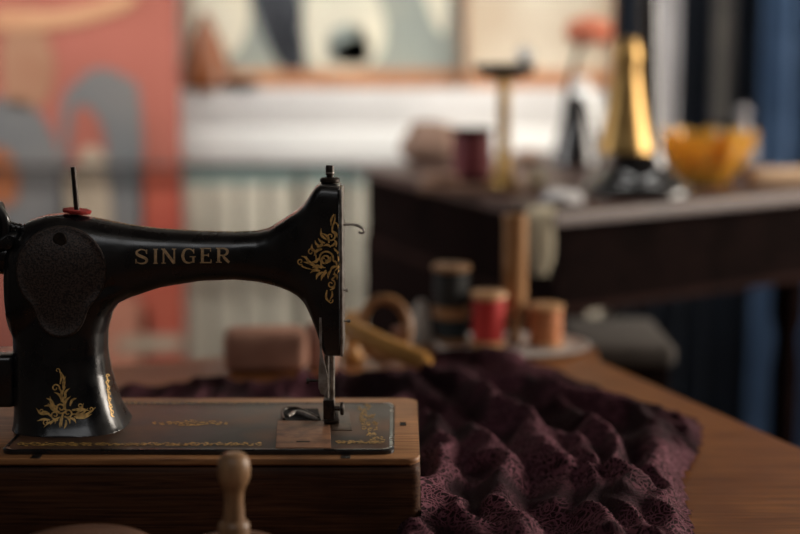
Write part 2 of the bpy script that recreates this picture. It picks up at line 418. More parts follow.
obj('scroll_decal', bm, gold, sm, smooth=False, plabel='gold acanthus scroll on the head')
# column scroll decal
bm = NB(); D = bm
leaf(D, 63, 392, 58, 368, .15, 2.4)
curl(D, 55.5, 388, 4.2, .2, 1.1, 1.8, -1, [(61, 402), (62, 396), (61, 391)])
curl(D, 57.5, 370.5, 2.6, .6, .9, 1.2, -1, [(62, 380), (61.5, 375)])
leaf(D, 64, 404, 66, 386, -.2, 3); leaf(D, 65, 410, 71, 396, -.2, 3); leaf(D, 58, 408, 50, 396, -.2, 2.8); leaf(D, 60, 412, 48, 403, -.15, 2.8)
curl(D, 61, 408, 6.0, .2, 1.5, 2.2, 1); curl(D, 68, 413, 4.8, 2.4, 1.3, 2.0, -1); curl(D, 55, 415, 4.6, .8, 1.3, 1.9, 1)
leaf(D, 52, 417, 38, 413, .2, 2.7); leaf(D, 50, 420, 37, 421, .1, 2.4); leaf(D, 54, 421, 44, 427, .1, 2.2)
curl(D, 42, 411, 3.0, .9, 1, 1.5, 1); curl(D, 46, 422, 3, 2, 1, 1.4, 1)
leaf(D, 72, 414, 88, 408, .2, 2.8); leaf(D, 74, 417, 96, 407, .12, 2.8); leaf(D, 76, 418, 92, 414, .1, 2.4)
curl(D, 80, 406, 3.2, 1.6, 1.1, 1.6, -1); curl(D, 91, 409, 2.8, 2.2, 1, 1.4, -1)
leaf(D, 63, 414, 62, 427, .1, 3.2); leaf(D, 60, 417, 55, 424, .2, 2.2); leaf(D, 66, 417, 70, 424, -.2, 2.2)
for a in ((62, 402, 54, 392, .2, 2.8), (65, 398, 70, 388, -.2, 2.4), (63, 388, 66, 376, -.1, 2), (60, 384, 60, 372, .1, 2.2), (70, 406, 77, 398, -.2, 2.6), (72, 410, 84, 403, .2, 3), (56, 410, 44, 406, .2, 3), (48, 414, 36, 408, -.2, 2.6),
          (76, 414, 90, 411, -.2, 3), (62, 420, 60, 428, .1, 2.6), (66, 420, 64, 429, -.1, 2.4), (58, 420, 50, 425, .2, 2.6), (70, 418, 76, 423, -.2, 2.6), (61, 400, 66, 392, .2, 2.8), (54, 404, 46, 398, .1, 2.4)): leaf(D, *a)
obj('scroll_decal', bm, gold, sm, smooth=False, plabel='gold acanthus scroll at the foot of the column')
bm = NB(); D = bm
for k in range(7):
    y = 376+k*6; x = 108.5+ (k*.35)**1.7*1.2
    curl(D, x-1.0, y, 2.0, k*1.3, 1.1, 1.2, 1 if k % 2 else -1); leaf(D, x-1.5, y+1, x+1.8, y+5, .2, 1.8)
obj('scroll_decal', bm, gold, sm, smooth=False, plabel='narrow gold scroll on the inner edge of the column')
bm = NB(); prev = None
def down(x, y): 
    h = BVH.ray_cast(Vector((x, y, 1.4)), Vector((0, 0, -1))); return None if h[0] is None else h[0]+Vector((0, 0, .0004))
for i in range(150):
    px = lerp(92, 276, i/149); x = P(px, 225, YC).x
    a, b = down(x, YC-.0045+.0006*math.sin(i*.9)), down(x, YC+.0015)
    if a is None or b is None: prev = None; continue
    cur = (bm.verts.new(a), bm.verts.new(b))
    if prev and i % 7 != 3: bm.faces.new((prev[0], prev[1], cur[1], cur[0]))
    prev = cur
obj('arm_border', bm, mat('rubbed_gold', (.45, .30, .14), .6, .1, col2=(.08, .05, .03), scale=500, ramp=(.35, .6)), sm, smooth=False, plabel='thin worn gold border along the top of the arm')
# cover plate
bm = NB()
pts = []
for k in range(72):
    a = 2*PI*k/72; x = 61+46*math.sin(a); y = 271-46*math.cos(a)
    pts.append((x, y))
sh = []
for k in range(90):
    a = 2*PI*k/90 - PI/2     # radial outline, union of a disc and a lower lobe
    c, s = math.cos(a), math.sin(a); r = 45.5
    # lower lobe centre (61,314) radius 25 -> from disc centre (61,271)
    best = r
    B = 43*s; disc = B*B - (43*43-25*25)
    if disc > 0: best = max(best, B+math.sqrt(disc))
    sh.append(best)
sh2 = sh[:]
for _ in range(5): sh2 = [(sh2[i-1]+sh2[i]*2+sh2[(i+1) % 90])/4 for i in range(90)]
rings = []
for fr, off in ((1.0, .0002), (.995, .0020), (.975, .0026), (.945, .0024), (.93, .0019), (.8, .0019), (.6, .0019), (.4, .0019), (.2, .0019), (.02, .0019)):
    ring = []
    for k in range(90):
        a = 2*PI*k/90 - PI/2; x = 61+sh2[k]*fr*math.cos(a); y = 271+sh2[k]*fr*math.sin(a)
        x2 = min(max(x, 15.5), 106.8)
        p = front(x2, y, off) or front(x2+2 if x2 < 60 else x2-2, y, off)
        ring.append(p)
    rings.append(ring)
loft(bm, rings, cap=False); bm.faces.new([v for v in bm.verts][-90:])
cp = obj('cover_plate', bm, coverm, sm, angle=60, plabel='embossed brown steel cover plate')
bm = NB()
c = front(60, 239, .002); lathe(bm, [(.0001, .0016), (.0058, .0016), (.0064, .001), (.0064, -.002), (.0001, -.002)], c, 24, Matrix.Rotation(PI/2, 3, 'X')); 
obj('screw', bm, dsteel, cp)
# spool pin + washer
c = P(77, 212, YC); t = P(73, 167, YC)
bm = NB(); tube(bm, [c-Vector((0, 0, .004)), c, t], [.0028, .0026, .0024], 14); obj('spool_pin', bm, dsteel, sm)
bm = NB(); 
rr = [(.0001, .0016), (.011, .0022), (.0132, .0016), (.0136, .0002), (.0128, -.0014), (.0001, -.002)]
lathe(bm, rr, c+Vector((0, 0, .0006)), 30, Matrix.Rotation(math.radians(6), 3, 'Y')); 
for v in bm.verts: v.co += Vector((0, 0, .0006))*noise.noise(v.co*300)
obj('felt_washer', bm, redfelt, sm, plabel='red felt washer')
# presser regulating screw on top of head
c = P(330, 186, YC)
bm = NB()
k = 1/1060
lathe(bm, [(.0001, 21*k), (3.6*k, 20.6*k), (4.2*k, 19.5*k), (4.2*k, 11*k), (3.4*k, 10.5*k), (3.4*k, 9*k), (8.6*k, 8.4*k), (10*k, 7*k), (10*k, 4.6*k), (8.6*k, 3.2*k), (4.8*k, 2.8*k), (4.8*k, -3*k), (.0001, -3*k)], c, 28)
for j in range(20):
    a = 2*PI*j/20
obj('thumb_screw', bm, dsteel, sm)
bm = NB(); lathe(bm, [(4.3*k, 0), (4.5*k, .8*k), (4.3*k, 1.6*k), (.0001, 1.6*k)], c+Vector((0, 0, 12.5*k)), 28); obj('screw_collar', bm, steel, sm)
# thread hook
bm = NB(); tube(bm, [P(341, 225, YC), P(350, 224.6, YC), P(357, 225.5, YC-.002), P(362.5, 228.5, YC-.003), P(363.5, 232, YC-.003), P(360.5, 233.2, YC-.003), P(358.5, 231.5, YC-.003)], [.0011, .0012, .0013, .0013, .0012, .0011, .001], 12, 5); obj('thread_hook', bm, steel, sm)
for px, py, r, l in ((343, 290, .0022, .0045), (343, 321, .0016, .007)):
    c = P(px, py, YC-.006); bm = NB(); lathe(bm, [(.0001, l), (r*.8, l), (r, l*.8), (r, l*.6), (r*.6, l*.55), (r*.6, -.003), (.0001, -.003)], c, 18, Matrix.Rotation(PI/2, 3, 'Y')); obj('stud', bm, steel, sm)
# dark seam of slot on head front
c0 = front(320, 320, .0004); 
# lifter lever, bars, clamp, foot
def V(px, py, dy=0): return P(px, py, YC+dy)
bm = NB(); 
pl = [(319.3, 318), (321.2, 318), (322, 330), (321.8, 350), (324, 362), (327.6, 376), (327.8, 388), (325, 395), (321, 394), (318.4, 388), (318.6, 370), (320, 352), (319, 335)]
yy = YC-.030
ra = [P(x, y, yy) for x, y in pl]
loft(bm, [[p+Vector((0, 0, 0)) for p in ra], [p+Vector((0, .002, 0)) for p in ra]]); obj('presser_lifter', bm, mat('bright_worn_steel', (.42, .40, .37), .45, .25, col2=(.22, .19, .16), scale=120), sm, angle=30, plabel='long steel presser lifter lever')
bm = NB(); tube(bm, [V(332, 348, -.006), V(332, 404, -.006)], .0027, 16); obj('presser_bar', bm, steel, sm)
bm = NB(); tube(bm, [V(327, 348, .004), V(327, 398, .004)], .0026, 16); 
tube(bm, [V(327.5, 394, .004), V(327.8, 418, .004)], [.0012, .0007], 10); obj('needle_bar', bm, steel, sm)
bm = NB(); tube(bm, [V(307, 381, -.014), V(311, 380.3, -.014), V(322, 381, -.013)], [.0021, .0013, .0013], 12); tube(bm, [V(306.5, 381, -.014), V(309, 381, -.014)], .003, 12); obj('lifter_screw', bm, dsteel, sm)
c = V(331.5, 401, -.008)
bm = NB(); box(bm, c.x-.0078, c.x+.0028, c.y-.006, c.y+.007, c.z-.017, c.z+.002, .0012); obj('clamp_block', bm, dsteel, sm)
c = V(337, 408.5, -.010)
bm = NB(); lathe(bm, [(.0001, .007), (.0055, .0068), (.0064, .0058), (.0064, .0035), (.0045, .003), (.0022, .0026), (.0022, -.003), (.0001, -.003)], c, 24, Matrix.Rotation(PI/2, 3, 'Y')); obj('clamp_screw', bm, dsteel, sm)
bm = NB()
f = G(331, 420, PZ+.001); 
z = PZ+.0014
fr = [[(f.x-.006, f.y+.012, z), (f.x+.006, f.y+.012, z), (f.x+.006, f.y+.012, z+.006), (f.x-.006, f.y+.012, z+.006)],
      [(f.x-.0068, f.y-.002, z), (f.x+.0072, f.y-.002, z), (f.x+.0072, f.y-.002, z+.0045), (f.x-.0068, f.y-.002, z+.0045)],
      [(f.x-.0060, f.y-.013, z), (f.x+.0085, f.y-.013, z), (f.x+.0085, f.y-.013, z+.0016), (f.x-.0060, f.y-.013, z+.0016)],
      [(f.x-.0050, f.y-.018, z+.002), (f.x+.0078, f.y-.018, z+.002), (f.x+.0078, f.y-.018, z+.0033), (f.x-.0050, f.y-.018, z+.0033)]]
loft(bm, fr); box(bm, f.x-.0035, f.x+.0045, f.y-.001, f.y+.008, z+.003, z+.014, .001)
obj('presser_foot', bm, dsteel, sm, angle=30)
# slide plate, needle plate and open shuttle slot
def quadplate(name, pxs, m, z0, z1, bev=.0004, lab=None):
    q = [G(x, y, z1) for x, y in pxs]
    bm = NB(); prism(bm, [(p.x, p.y) for p in q], z0, z1, bev); return obj(name, bm, m, sm, angle=30, plabel=lab)
quadplate('slide_plate', [(275.5, 447.5), (331, 447.5), (330, 420.5), (277.5, 420.5)], copper, PZ-.001, PZ+.0008, lab='copper brown slide plate')
quadplate('needle_plate', [(331.6, 430), (352, 430), (349, 412), (322, 412), (322, 420), (331, 420)], mat('worn_plate', (.12, .075, .05), .4, .4, col2=(.06, .04, .03), scale=80), PZ-.001, PZ+.0007)
quadplate('shuttle_opening', [(283, 420), (321, 420), (318, 408.5), (282, 408.5)], MATS['hole_black'], PZ-.001, PZ+.0005, 0)
bm = NB(); w = PZ+.0018
tube(bm, [G(284, 419, w), G(282, 413, w), G(285, 409, w), G(296, 408, w), G(305, 411, w), G(318, 417.5, w)], .0014, 8, 4)
obj('shuttle_rim', bm, dsteel, sm)
bm = NB(); tube(bm, [G(288, 416.5, w), G(297, 412.5, w), G(312, 417.5, w), G(318, 419.5, w)], [.0016, .0030, .0026, .001], 10, 4); obj('shuttle', bm, steel, sm)
bm = NB(); q = G(303, 441.5, PZ+.0009); box(bm, q.x-.006, q.x+.006, q.y-.0015, q.y+.0015, PZ, PZ+.0010); obj('thumb_groove', bm, MATS['hole_black'], sm)
# bed decals (flat, lying in the bed's paint)
def flat(px, py): return G(px, py, PZ+.00035)
def scrollband(bm, x0, x1, y, h, step):
    x = x0; i = 0
    while x < x1:
        s = 1 if i % 2 else -1
        curl(bm, x, y+random.uniform(-.3, .3), h, random.random()*3, 1.0, 1.25, s, proj=flat, sx=2.2, sy=.75)
        leaf(bm, x-h*1.5, y+s*h*.5, x+h*2.2, y-s*h*.6, .1, 1.3, flat)
        if random.random() < .7: leaf(bm, x, y+s*h*.9, x+h*2.6, y+s*h*.2, -.1, 1.0, flat)
        x += step*random.uniform(.85, 1.15); i += 1
bm = NB(); scrollband(bm, 20, 262, 444, 1.9, 6.6); obj('bed_decal', bm, golddim, sm, smooth=False, plabel='faded gold border along the front of the bed')
bm = NB(); scrollband(bm, 112, 272, 402.7, 1.0, 6); obj('bed_decal', bm, golddim, sm, smooth=False, plabel='faded gold border along the back of the bed')
bm = NB()
for k in range(11):
    u = (k-5)/5; scrollband(bm, 190+u*36, 190+u*36+3, 423+random.uniform(-1, 1), 3.2*(1-abs(u)*.65), 6)
obj('bed_decal', bm, golddim, sm, smooth=False, plabel='faded gold medallion in the middle of the bed')
bm = NB()
for k in range(44):
    t = random.random(); x = lerp(364, 379, t)+random.uniform(-11, 8)*(.6+.4*t); y = lerp(404.5, 441, t)
    a = random.random()*6
    if k % 3 == 0: curl(bm, x, y, random.uniform(1.4, 2.6), a, 1.0, 1.0, 1 if k % 2 else -1, proj=flat, sx=1.7, sy=.8)
    leaf(bm, x-3*math.cos(a), y-1.6*math.sin(a), x+3*math.cos(a), y+1.6*math.sin(a), .25, 1.5, flat)
scrollband(bm, 338, 384, 441.8, 1.7, 5)
obj('bed_decal', bm, golddim, sm, smooth=False, plabel='gold scroll border at the right end of the bed')
# handwheel and bobbin winder at the left edge
bm = NB(); c = P(-30, 300, YC)
My = Matrix.Rotation(PI/2, 3, 'Y')
c = Vector((P(15, 256, YC).x, YC, P(0, 256, YC).z))
lathe(bm, [(.0001, .001), (.017, .001), (.018, -.006), (.017, -.015), (.0001, -.016)], c+Vector((0, 0, .0)), 40, My)
tube(bm, [c, c-Vector((.07, 0, 0))], .010, 20)
obj('drive_shaft', bm, japan, sm)
cw = c+Vector((-.058, 0, 0))
bm = NB()
prof = []
R, rr_ = .066, .0085
ringN = 48
rings = []
for j in range(17):
    a = 2*PI*j/16; rings.append([cw + Vector((rr_*1.3*math.cos(a), (R+rr_*math.sin(a))*math.cos(2*PI*i/ringN), (R+rr_*math.sin(a))*math.sin(2*PI*i/ringN))) for i in range(ringN)])
loft(bm, rings, cap=False)
for j in range(6):
    a = j*PI/3; tube(bm, [cw+Vector((.006, .012*math.cos(a), .012*math.sin(a))), cw+Vector((0, R*math.cos(a), R*math.sin(a)))], .006, 10)
lathe(bm, [(.0001, .010), (.016, .009), (.018, .004), (.018, -.02), (.0001, -.02)], cw, 30, My)
obj('handwheel', bm, japan, sm)
bm = NB()
q0 = P(13, 250, YC-.012)
tube(bm, [P(22, 236, YC-.01), P(8, 240, YC-.014), P(-8, 246, YC-.014)], [.006, .008, .008], 14, 4)
tube(bm, [P(28, 231, YC-.01), P(12, 225.5, YC-.012), P(2, 226, YC-.012)], [.003, .0035, .003], 12, 4)
for x in (8, 13, 18, 23): tube(bm, [P(x, 226+.1*x, YC-.012), P(x+2.4, 226.4+.12*x, YC-.012)], .0048, 14)
lathe(bm, [(.0001, .006), (.0055, .005), (.006, 0), (.006, -.009), (.0001, -.01)], P(8, 243, YC-.026), 20, Matrix.Rotation(PI/2, 3, 'X'))
lathe(bm, [(.0001, .012), (.017, .011), (.019, .007), (.019, .002), (.0001, 0)], P(-10, 220, YC-.012), 30, Matrix.Rotation(PI/2, 3, 'Y'))
tube(bm, [P(-4, 208, YC-.014), P(4, 222, YC-.014), P(4, 240, YC-.014)], [.006, .0065, .006], 14, 4)
obj('bobbin_winder', bm, japan, sm)
bm = NB(); a = P(17, 376, YC); box(bm, a.x-.06, a.x+.004, YC-.026, YC+.022, P(0, 402, YC).z, P(0, 350, YC).z, .006, 3); obj('motor_bracket', bm, japan, sm)

# ================================================================ LACE CLOTH
def lace_mat():
    m = bpy.data.materials.new('plum_lace'); m.use_nodes = True; nt = m.node_tree; b = nt.nodes['Principled BSDF']; L = nt.links.new
    N = nt.nodes.new
    tc = N('ShaderNodeTexCoord')
    wn = N('ShaderNodeTexNoise'); wn.inputs['Scale'].default_value = 22; wn.inputs['Detail'].default_value = 2
    L(tc.outputs['Object'], wn.inputs['Vector'])
    va = N('ShaderNodeVectorMath'); va.operation = 'MULTIPLY_ADD'
    L(wn.outputs['Color'], va.inputs[0]); va.inputs[1].default_value = (.03, .03, .03); L(tc.outputs['Object'], va.inputs[2])
    # motif: concentric petals = rings of voronoi cells
    v1 = N('ShaderNodeTexVoronoi'); v1.inputs['Scale'].default_value = 46; L(va.outputs[0], v1.inputs['Vector'])
    mu = N('ShaderNodeMath'); mu.operation = 'MULTIPLY'; mu.inputs[1].default_value = 30; L(v1.outputs['Distance'], mu.inputs[0])
    si = N('ShaderNodeMath'); si.operation = 'SINE'; L(mu.outputs[0], si.inputs[0])
    r1 = N('ShaderNodeMapRange'); r1.inputs['From Min'].default_value = .1; r1.inputs['From Max'].default_value = .75; L(si.outputs[0], r1.inputs['Value'])
    # vines: edges of a larger voronoi
    v2 = N('ShaderNodeTexVoronoi'); v2.feature = 'DISTANCE_TO_EDGE'; v2.inputs['Scale'].default_value = 165; L(va.outputs[0], v2.inputs['Vector'])
    r2 = N('ShaderNodeMapRange'); r2.inputs['From Min'].default_value = .13; r2.inputs['From Max'].default_value = .05; L(v2.outputs['Distance'], r2.inputs['Value'])
    # net ground
    v3 = N('ShaderNodeTexVoronoi'); v3.feature = 'DISTANCE_TO_EDGE'; v3.inputs['Scale'].default_value = 480; L(tc.outputs['Object'], v3.inputs['Vector'])
    r3 = N('ShaderNodeMapRange'); r3.inputs['From Min'].default_value = .16; r3.inputs['From Max'].default_value = .06; r3.inputs['To Max'].default_value = .55; L(v3.outputs['Distance'], r3.inputs['Value'])
    mxa = N('ShaderNodeMath'); mxa.operation = 'MAXIMUM'; L(r1.outputs[0], mxa.inputs[0]); L(r2.outputs[0], mxa.inputs[1])
    big = N('ShaderNodeTexNoise'); big.inputs['Scale'].default_value = 9; L(tc.outputs['Object'], big.inputs['Vector'])
    rb = N('ShaderNodeMapRange'); rb.inputs['From Min'].default_value = .40; rb.inputs['From Max'].default_value = .56; rb.inputs['To Min'].default_value = .25; L(big.outputs['Fac'], rb.inputs['Value'])
    mm = N('ShaderNodeMath'); mm.operation = 'MULTIPLY'; L(mxa.outputs[0], mm.inputs[0]); L(rb.outputs[0], mm.inputs[1])
    mxb = N('ShaderNodeMath'); mxb.operation = 'MAXIMUM'; L(mm.outputs[0], mxb.inputs[0]); L(r3.outputs[0], mxb.inputs[1])
    cr = N('ShaderNodeValToRGB'); cr.color_ramp.elements[0].color = (.003, .0012, .0018, 1); cr.color_ramp.elements[1].color = (.15, .055, .074, 1)
    cr.color_ramp.elements[0].position = .08; cr.color_ramp.elements[1].position = 1
    e = cr.color_ramp.elements.new(.5); e.color = (.020, .0065, .010, 1)
    L(mxb.outputs[0], cr.inputs['Fac']); L(cr.outputs['Color'], b.inputs['Base Color'])
    b.inputs['Roughness'].default_value = .8; b.inputs['Specular IOR Level'].default_value = .08
    b.inputs['Sheen Weight'].default_value = .04; b.inputs['Sheen Roughness'].default_value = .4
    b.inputs['Sheen Tint'].default_value = (.8, .5, .6, 1)
    al = N('ShaderNodeMapRange'); al.inputs['From Min'].default_value = 0; al.inputs['From Max'].default_value = .2; al.inputs['To Min'].default_value = .72; L(mxb.outputs[0], al.inputs['Value'])
    L(al.outputs[0], b.inputs['Alpha'])
    bp = N('ShaderNodeBump'); bp.inputs['Strength'].default_value = .9; bp.inputs['Distance'].default_value = .0012
    L(mxb.outputs[0], bp.inputs['Height']); L(bp.outputs['Normal'], b.inputs['Normal'])
    return m
lacem = lace_mat()
def W(px, py): p = G(px, py, TZ); return Vector((p.x, p.y, 0))
outl = [W(712, 620), W(700, 540), W(690, 503), W(688, 482), W(699, 462), W(706, 437), W(694, 420), W(642, 408), W(600, 393), W(560, 374), W(520, 368), W(470, 366), W(420, 370), W(385, 376), W(330, 381), W(240, 386), W(115, 390)]
outl = catmull(outl, 6)
outl += [Vector((-.34, 1.66, 0)), Vector((-.2, 1.585, 0)), Vector((-.02, 1.575, 0)), Vector((.0195, 1.55, 0)), Vector((.0195, 1.30, 0)), Vector((-.005, 1.295, 0)), Vector((-.02, 1.27, 0)), Vector((-.02, 1.15, 0))]
OP = [(p.x, p.y) for p in outl]
def edgedist(x, y):
    ins = False; dm = 9; n = len(OP)
    for i in range(n):
        x1, y1 = OP[i]; x2, y2 = OP[(i+1) % n]
        if (y1 > y) != (y2 > y) and x < (x2-x1)*(y-y1)/(y2-y1)+x1: ins = not ins
        dx, dy = x2-x1, y2-y1; l = dx*dx+dy*dy
        t = 0 if l == 0 else max(0, min(1, ((x-x1)*dx+(y-y1)*dy)/l))
        dd = math.hypot(x-x1-t*dx, y-y1-t*dy); dm = min(dm, dd)
    return dm if ins else -dm
# hand-placed folds: px polyline on the table, height, width
FOLDS = [([(440, 372), (500, 376), (548, 392), (585, 402)], .023, .022), ([(400, 395), (450, 400), (500, 425), (540, 470), (560, 520)], .030, .024),
         ([(455, 392), (520, 402), (575, 418), (640, 425), (690, 432)], .024, .018), ([(560, 415), (600, 455), (620, 505), (650, 560)], .030, .022),
         ([(430, 440), (440, 480), (425, 530), (420, 580)], .030, .02), ([(470, 450), (500, 490), (510, 540), (520, 590)], .026, .018),
         ([(520, 440), (570, 470), (590, 520), (600, 580)], .022, .016), ([(640, 432), (655, 470), (668, 520), (680, 570)], .022, .018), ([(400, 420), (420, 400), (470, 385)], .022, .02),
         ([(605, 410), (650, 440), (690, 470)], .010, .012), ([(440, 520), (480, 560), (520, 600)], .02, .02), ([(250, 400), (330, 398), (400, 402), (460, 420)], .022, .03), ([(120, 396), (200, 399), (300, 396)], .012, .02)]
FW_ = []
for pts, h, w in FOLDS:
    FW_.append(([W(*p) for p in catmull([Vector((a, b, 0)) for a, b in pts], 4) for p in [(p.x, p.y)]], h, w))
def foldh(x, y):
    best = 0; s = 0
    p = Vector((x, y, 0))
    for pts, h, w in FW_:
        dm = 9; tt_ = 0
        for i in range(len(pts)-1):
            a, b = pts[i], pts[i+1]; ab = b-a; t = max(0, min(1, (p-a).dot(ab)/max(ab.length_squared, 1e-9)))
            q = (p-a-ab*t).length
            if q < dm: dm = q; tt_ = (i+t)/(len(pts)-1)
        k = math.exp(-(dm/w)**2*1.4)*(.55+.45*math.sin(PI*min(1, max(0, tt_*.9+.1))))
        s += (h*k)**2
    return math.sqrt(s)
def cloth_z(x, y, e):
    p = Vector((x, y, 0)); wv = noise.noise_vector(p*7)*.05
    q = p+wv
    u = Vector((q.x*.82+q.y*.55, (-q.x*.55+q.y*.82)*.30, 0))
    n1 = 1-abs(noise.noise(u*17+Vector((3, 1, 0))))*2.4
    n2 = 1-abs(noise.noise(u*38+Vector((7, 9, 2))))*2.2
    n3 = noise.noise(q*75)
    n1 = max(n1, 0); n2 = max(n2, 0)
    h = foldh(q.x-wv.x*.6, q.y-wv.y*.6)
    h = h*1.0 + .012*n1**1.2 + .0055*n2**1.4 + .0006*n3
    ef = min(1, max(0, e)/.028); ef = ef*ef*(3-2*ef)
    return TZ + .0025 + h*(.12+.88*ef)
bm = NB(); uvl = bm.loops.layers.uv.new('UVMap')
st = .0036; X0, X1, Y0, Y1 = -.46, .46, 1.13, 2.08
nx = int((X1-X0)/st); ny = int((Y1-Y0)/st)
grid = {}
def scal(x, y):
    return .0035*abs(math.sin((x*1.3+y)*70))
for i in range(nx+1):
    for j in range(ny+1):
        x = X0+i*st; y = Y0+j*st
        if y < 1.57 and x < -.03: continue
        e = edgedist(x, y)
        if e < scal(x, y)-.0005: continue
        z = cloth_z(x, y, 1 if (y < 1.60 and y > 1.2 and x < .10 and x > -.005) else e)
        hh = z-TZ
        wv = noise.noise_vector(Vector((x, y, 5))*16)
        sh_ = Vector((wv.x*.018, wv.y*.018, 0))*min(1, hh/.02)*min(1, max(0, e)/.03)
        fx, fy = x+sh_.x, y+sh_.y
        if fy < 1.548 and fy > by0-.004 and fx < .019: fx = .019
        if fy < 1.548 and fy > by0-.004 and x < .030: fx = .0190
        v = bm.verts.new((fx, fy, z)); grid[(i, j)] = (v, (x*1.0, y*1.0))
for (i, j) in list(grid):
    k = [(i, j), (i+1, j), (i+1, j+1), (i, j+1)]
    if all(a in grid for a in k):
        f = bm.faces.new([grid[a][0] for a in k])
        for lp, a in zip(f.loops, k): lp[uvl].uv = grid[a][1]
for v in [v for v in bm.verts if not v.link_faces]: bm.verts.remove(v)
lc = obj('lace_cloth', bm, lacem, angle=180)
tag(lc, 'crumpled dark plum lace cloth lying on the table beside the machine', 'cloth')

# ================================================================ FOREGROUND WOODEN KNOBS
w_red = wood('reddish_turned_wood', (.12, .055, .032), (.20, .095, .055), .5, 'x', 10, 8, .1)
def knobjar(px, py_lid, Y, R, tall, label, knob=True, w_pale=w_pale):
    c = P(px, py_lid, Y); zl = c.z
    t = thing('lidded_jar', label, 'wooden jar', (c.x, Y, TZ), None)
    bm = NB(); lathe(bm, [(.0001, TZ), (R*.75, TZ), (R*.8, TZ+.004), (R*.95, TZ+.03), (R*.93, zl-.012), (.0001, zl-.012)], (c.x, Y, 0), 48); obj('jar_body', bm, w_red, t)
    bm = NB(); lathe(bm, [(.0001, zl-.0118), (R*.96, zl-.0118), (R, zl-.009), (R*.99, zl-.005), (R*.9, zl-.001), (R*.6, zl+.001), (.0001, zl+.0012)], (c.x, Y, 0), 48); ld = obj('lid', bm, w_red, t)
    if knob:
        k = Y/F*1.0
        # radii in px of the turned handle measured from the knob's foot upwards
        pr = [(18, 0), (17, 3), (16.5, 8), (16.8, 18), (15.5, 21), (12, 24), (11.2, 30), (10.3, 42), (10.3, 52), (11.5, 57), (14.8, 63), (17, 70), (17.3, 78), (16.4, 85), (14, 90), (10.5, 93.2), (6, 94), (.01, 94)]
        bm = NB(); lathe(bm, [(.0001, zl+.0005)]+[(r*k, zl+.0008+h*k*1.02) for r, h in pr], (c.x, Y, 0), 36)
        bmesh.ops.rotate(bm, cent=(c.x, Y, zl), matrix=Matrix.Rotation(math.radians(.8), 3, 'Y'), verts=bm.verts)
        obj('knob', bm, w_pale, ld)
    return t
knobjar(234, 543, 1.16, .040, 1, 'turned wooden lid with a tall rounded knob in front of the machine base')
knobjar(82, 545, 1.16, .062, 0, 'plain round wooden disc at the bottom left, in front of the machine base', False)

# ================================================================ SPOOLS AND THINGS ON TABLE BEHIND
def threadm(name, c): return mat('thread_'+name, c, .65, col2=tuple(v*.6 for v in c), scale=60, stretch=(1, 1, 14), bump=.4)
def spool(loc, r, h, tm, wm, label, group=None, name='thread_spool', fl=.12, rot=0):
    x, y, z = loc
    t = thing(name, label, 'thread spool', loc, group)
    bm = NB(); a = h*fl
    lathe(bm, [(.0001, 0), (r*.92, 0), (r, a*.3), (r, a*.7), (r*.8, a), (r*.45, a*1.4), (r*.45, h-a*1.4), (r*.8, h-a), (r, h-a*.7), (r, h-a*.3), (r*.92, h), (r*.25, h), (r*.2, h-a), (.0001, h-a)], loc, 36); obj('spool_core', bm, wm, t)
    bm = NB(); pr = [(r*.4, a*1.3)]
    n = 26
    for k in range(n):
        zz = a*1.05+(h-2.1*a)*k/(n-1); pr.append((r*(.88+.03*math.sin(PI*k/(n-1)))-(.0006 if k % 2 else 0), zz))
    pr.append((r*.4, h-a*1.3)); lathe(bm, pr, loc, 36); obj('thread', bm, tm, t)
    return t
# grey-white tray
tc_ = G(512, 352, TZ)
tray = NB(); lathe(tray, [(.0001, 0), (.085, 0), (.100, .004), (.108, .010), (.106, .011), (.097, .0065), (.084, .003), (.0001, .003)], (0, 0, 0), 56)
for v in tray.verts: v.co.x *= 1.06; v.co.y *= .8
bmesh.ops.translate(tray, vec=(tc_.x, tc_.y+.01, TZ), verts=tray.verts)
o = obj('shallow_dish', tray, mat('white_china', (.62, .60, .58), .35, scale=8)); tag(o, 'shallow pale grey dish under the red and orange spools', 'dish')
TZD = TZ+.0032
def onT(px, py, z=TZD): p = G(px, py, z); return (p.x, p.y, z)
red = threadm('red', (.52, .017, .014)); orange = threadm('orange', (.62, .22, .08)); black = threadm('black', (.010, .012, .012)); teal = threadm('teal', (.010, .022, .028)); maroon = threadm('maroon', (.16, .014, .022))
u = 1.0
p = onT(488, 346); k = p[1]/F
spool(p, 19*k, 55*k*1.02, red, w_spool, 'bright red thread spool with wooden ends standing on the pale dish')
p = onT(545, 345); k = p[1]/F
spool(p, 19*k, 42*k, orange, w_spool, 'short orange thread spool right of the tall brown bobbin', fl=.09)
p = onT(514, 341.5); k = p[1]/F
bt = thing('tall_bobbin', 'tall brown wooden bobbin standing between the red and orange spools', 'bobbin', p)
bm = NB(); lathe(bm, [(.0001, 0), (8*k, 0), (8.5*k, 3*k), (6.5*k, 8*k), (7*k, 22*k), (11.5*k, 27*k), (12.5*k, 32*k), (12.2*k, 120*k), (12.8*k, 124*k), (12.8*k, 130*k), (5*k, 132*k), (.0001, 132*k)], p, 36); obj('shaft', bm, w_brown, bt)
bm = NB(); lathe(bm, [(.0001, 132*k), (4.8*k, 132*k), (4.2*k, 136*k), (.0001, 137*k)], p, 24); obj('tip', bm, w_dark, bt)
p0 = onT(451, 343, TZD+.0); p0 = (p0[0], p0[1]-.0, p0[2]); k = p0[1]/F
spool(p0, 19.5*k, 33*k, teal, w_brown, 'dark teal thread spool under the black spool', fl=.2)
spool((p0[0], p0[1], p0[2]+33*k), 20*k, 48*k, black, w_brown, 'black thread spool stacked on the dark teal spool', fl=.13)
p = G(421, 345, TZ); k = p.y/F
t = thing('thread_cone', 'white thread cone standing left of the black spool', 'thread cone', p)
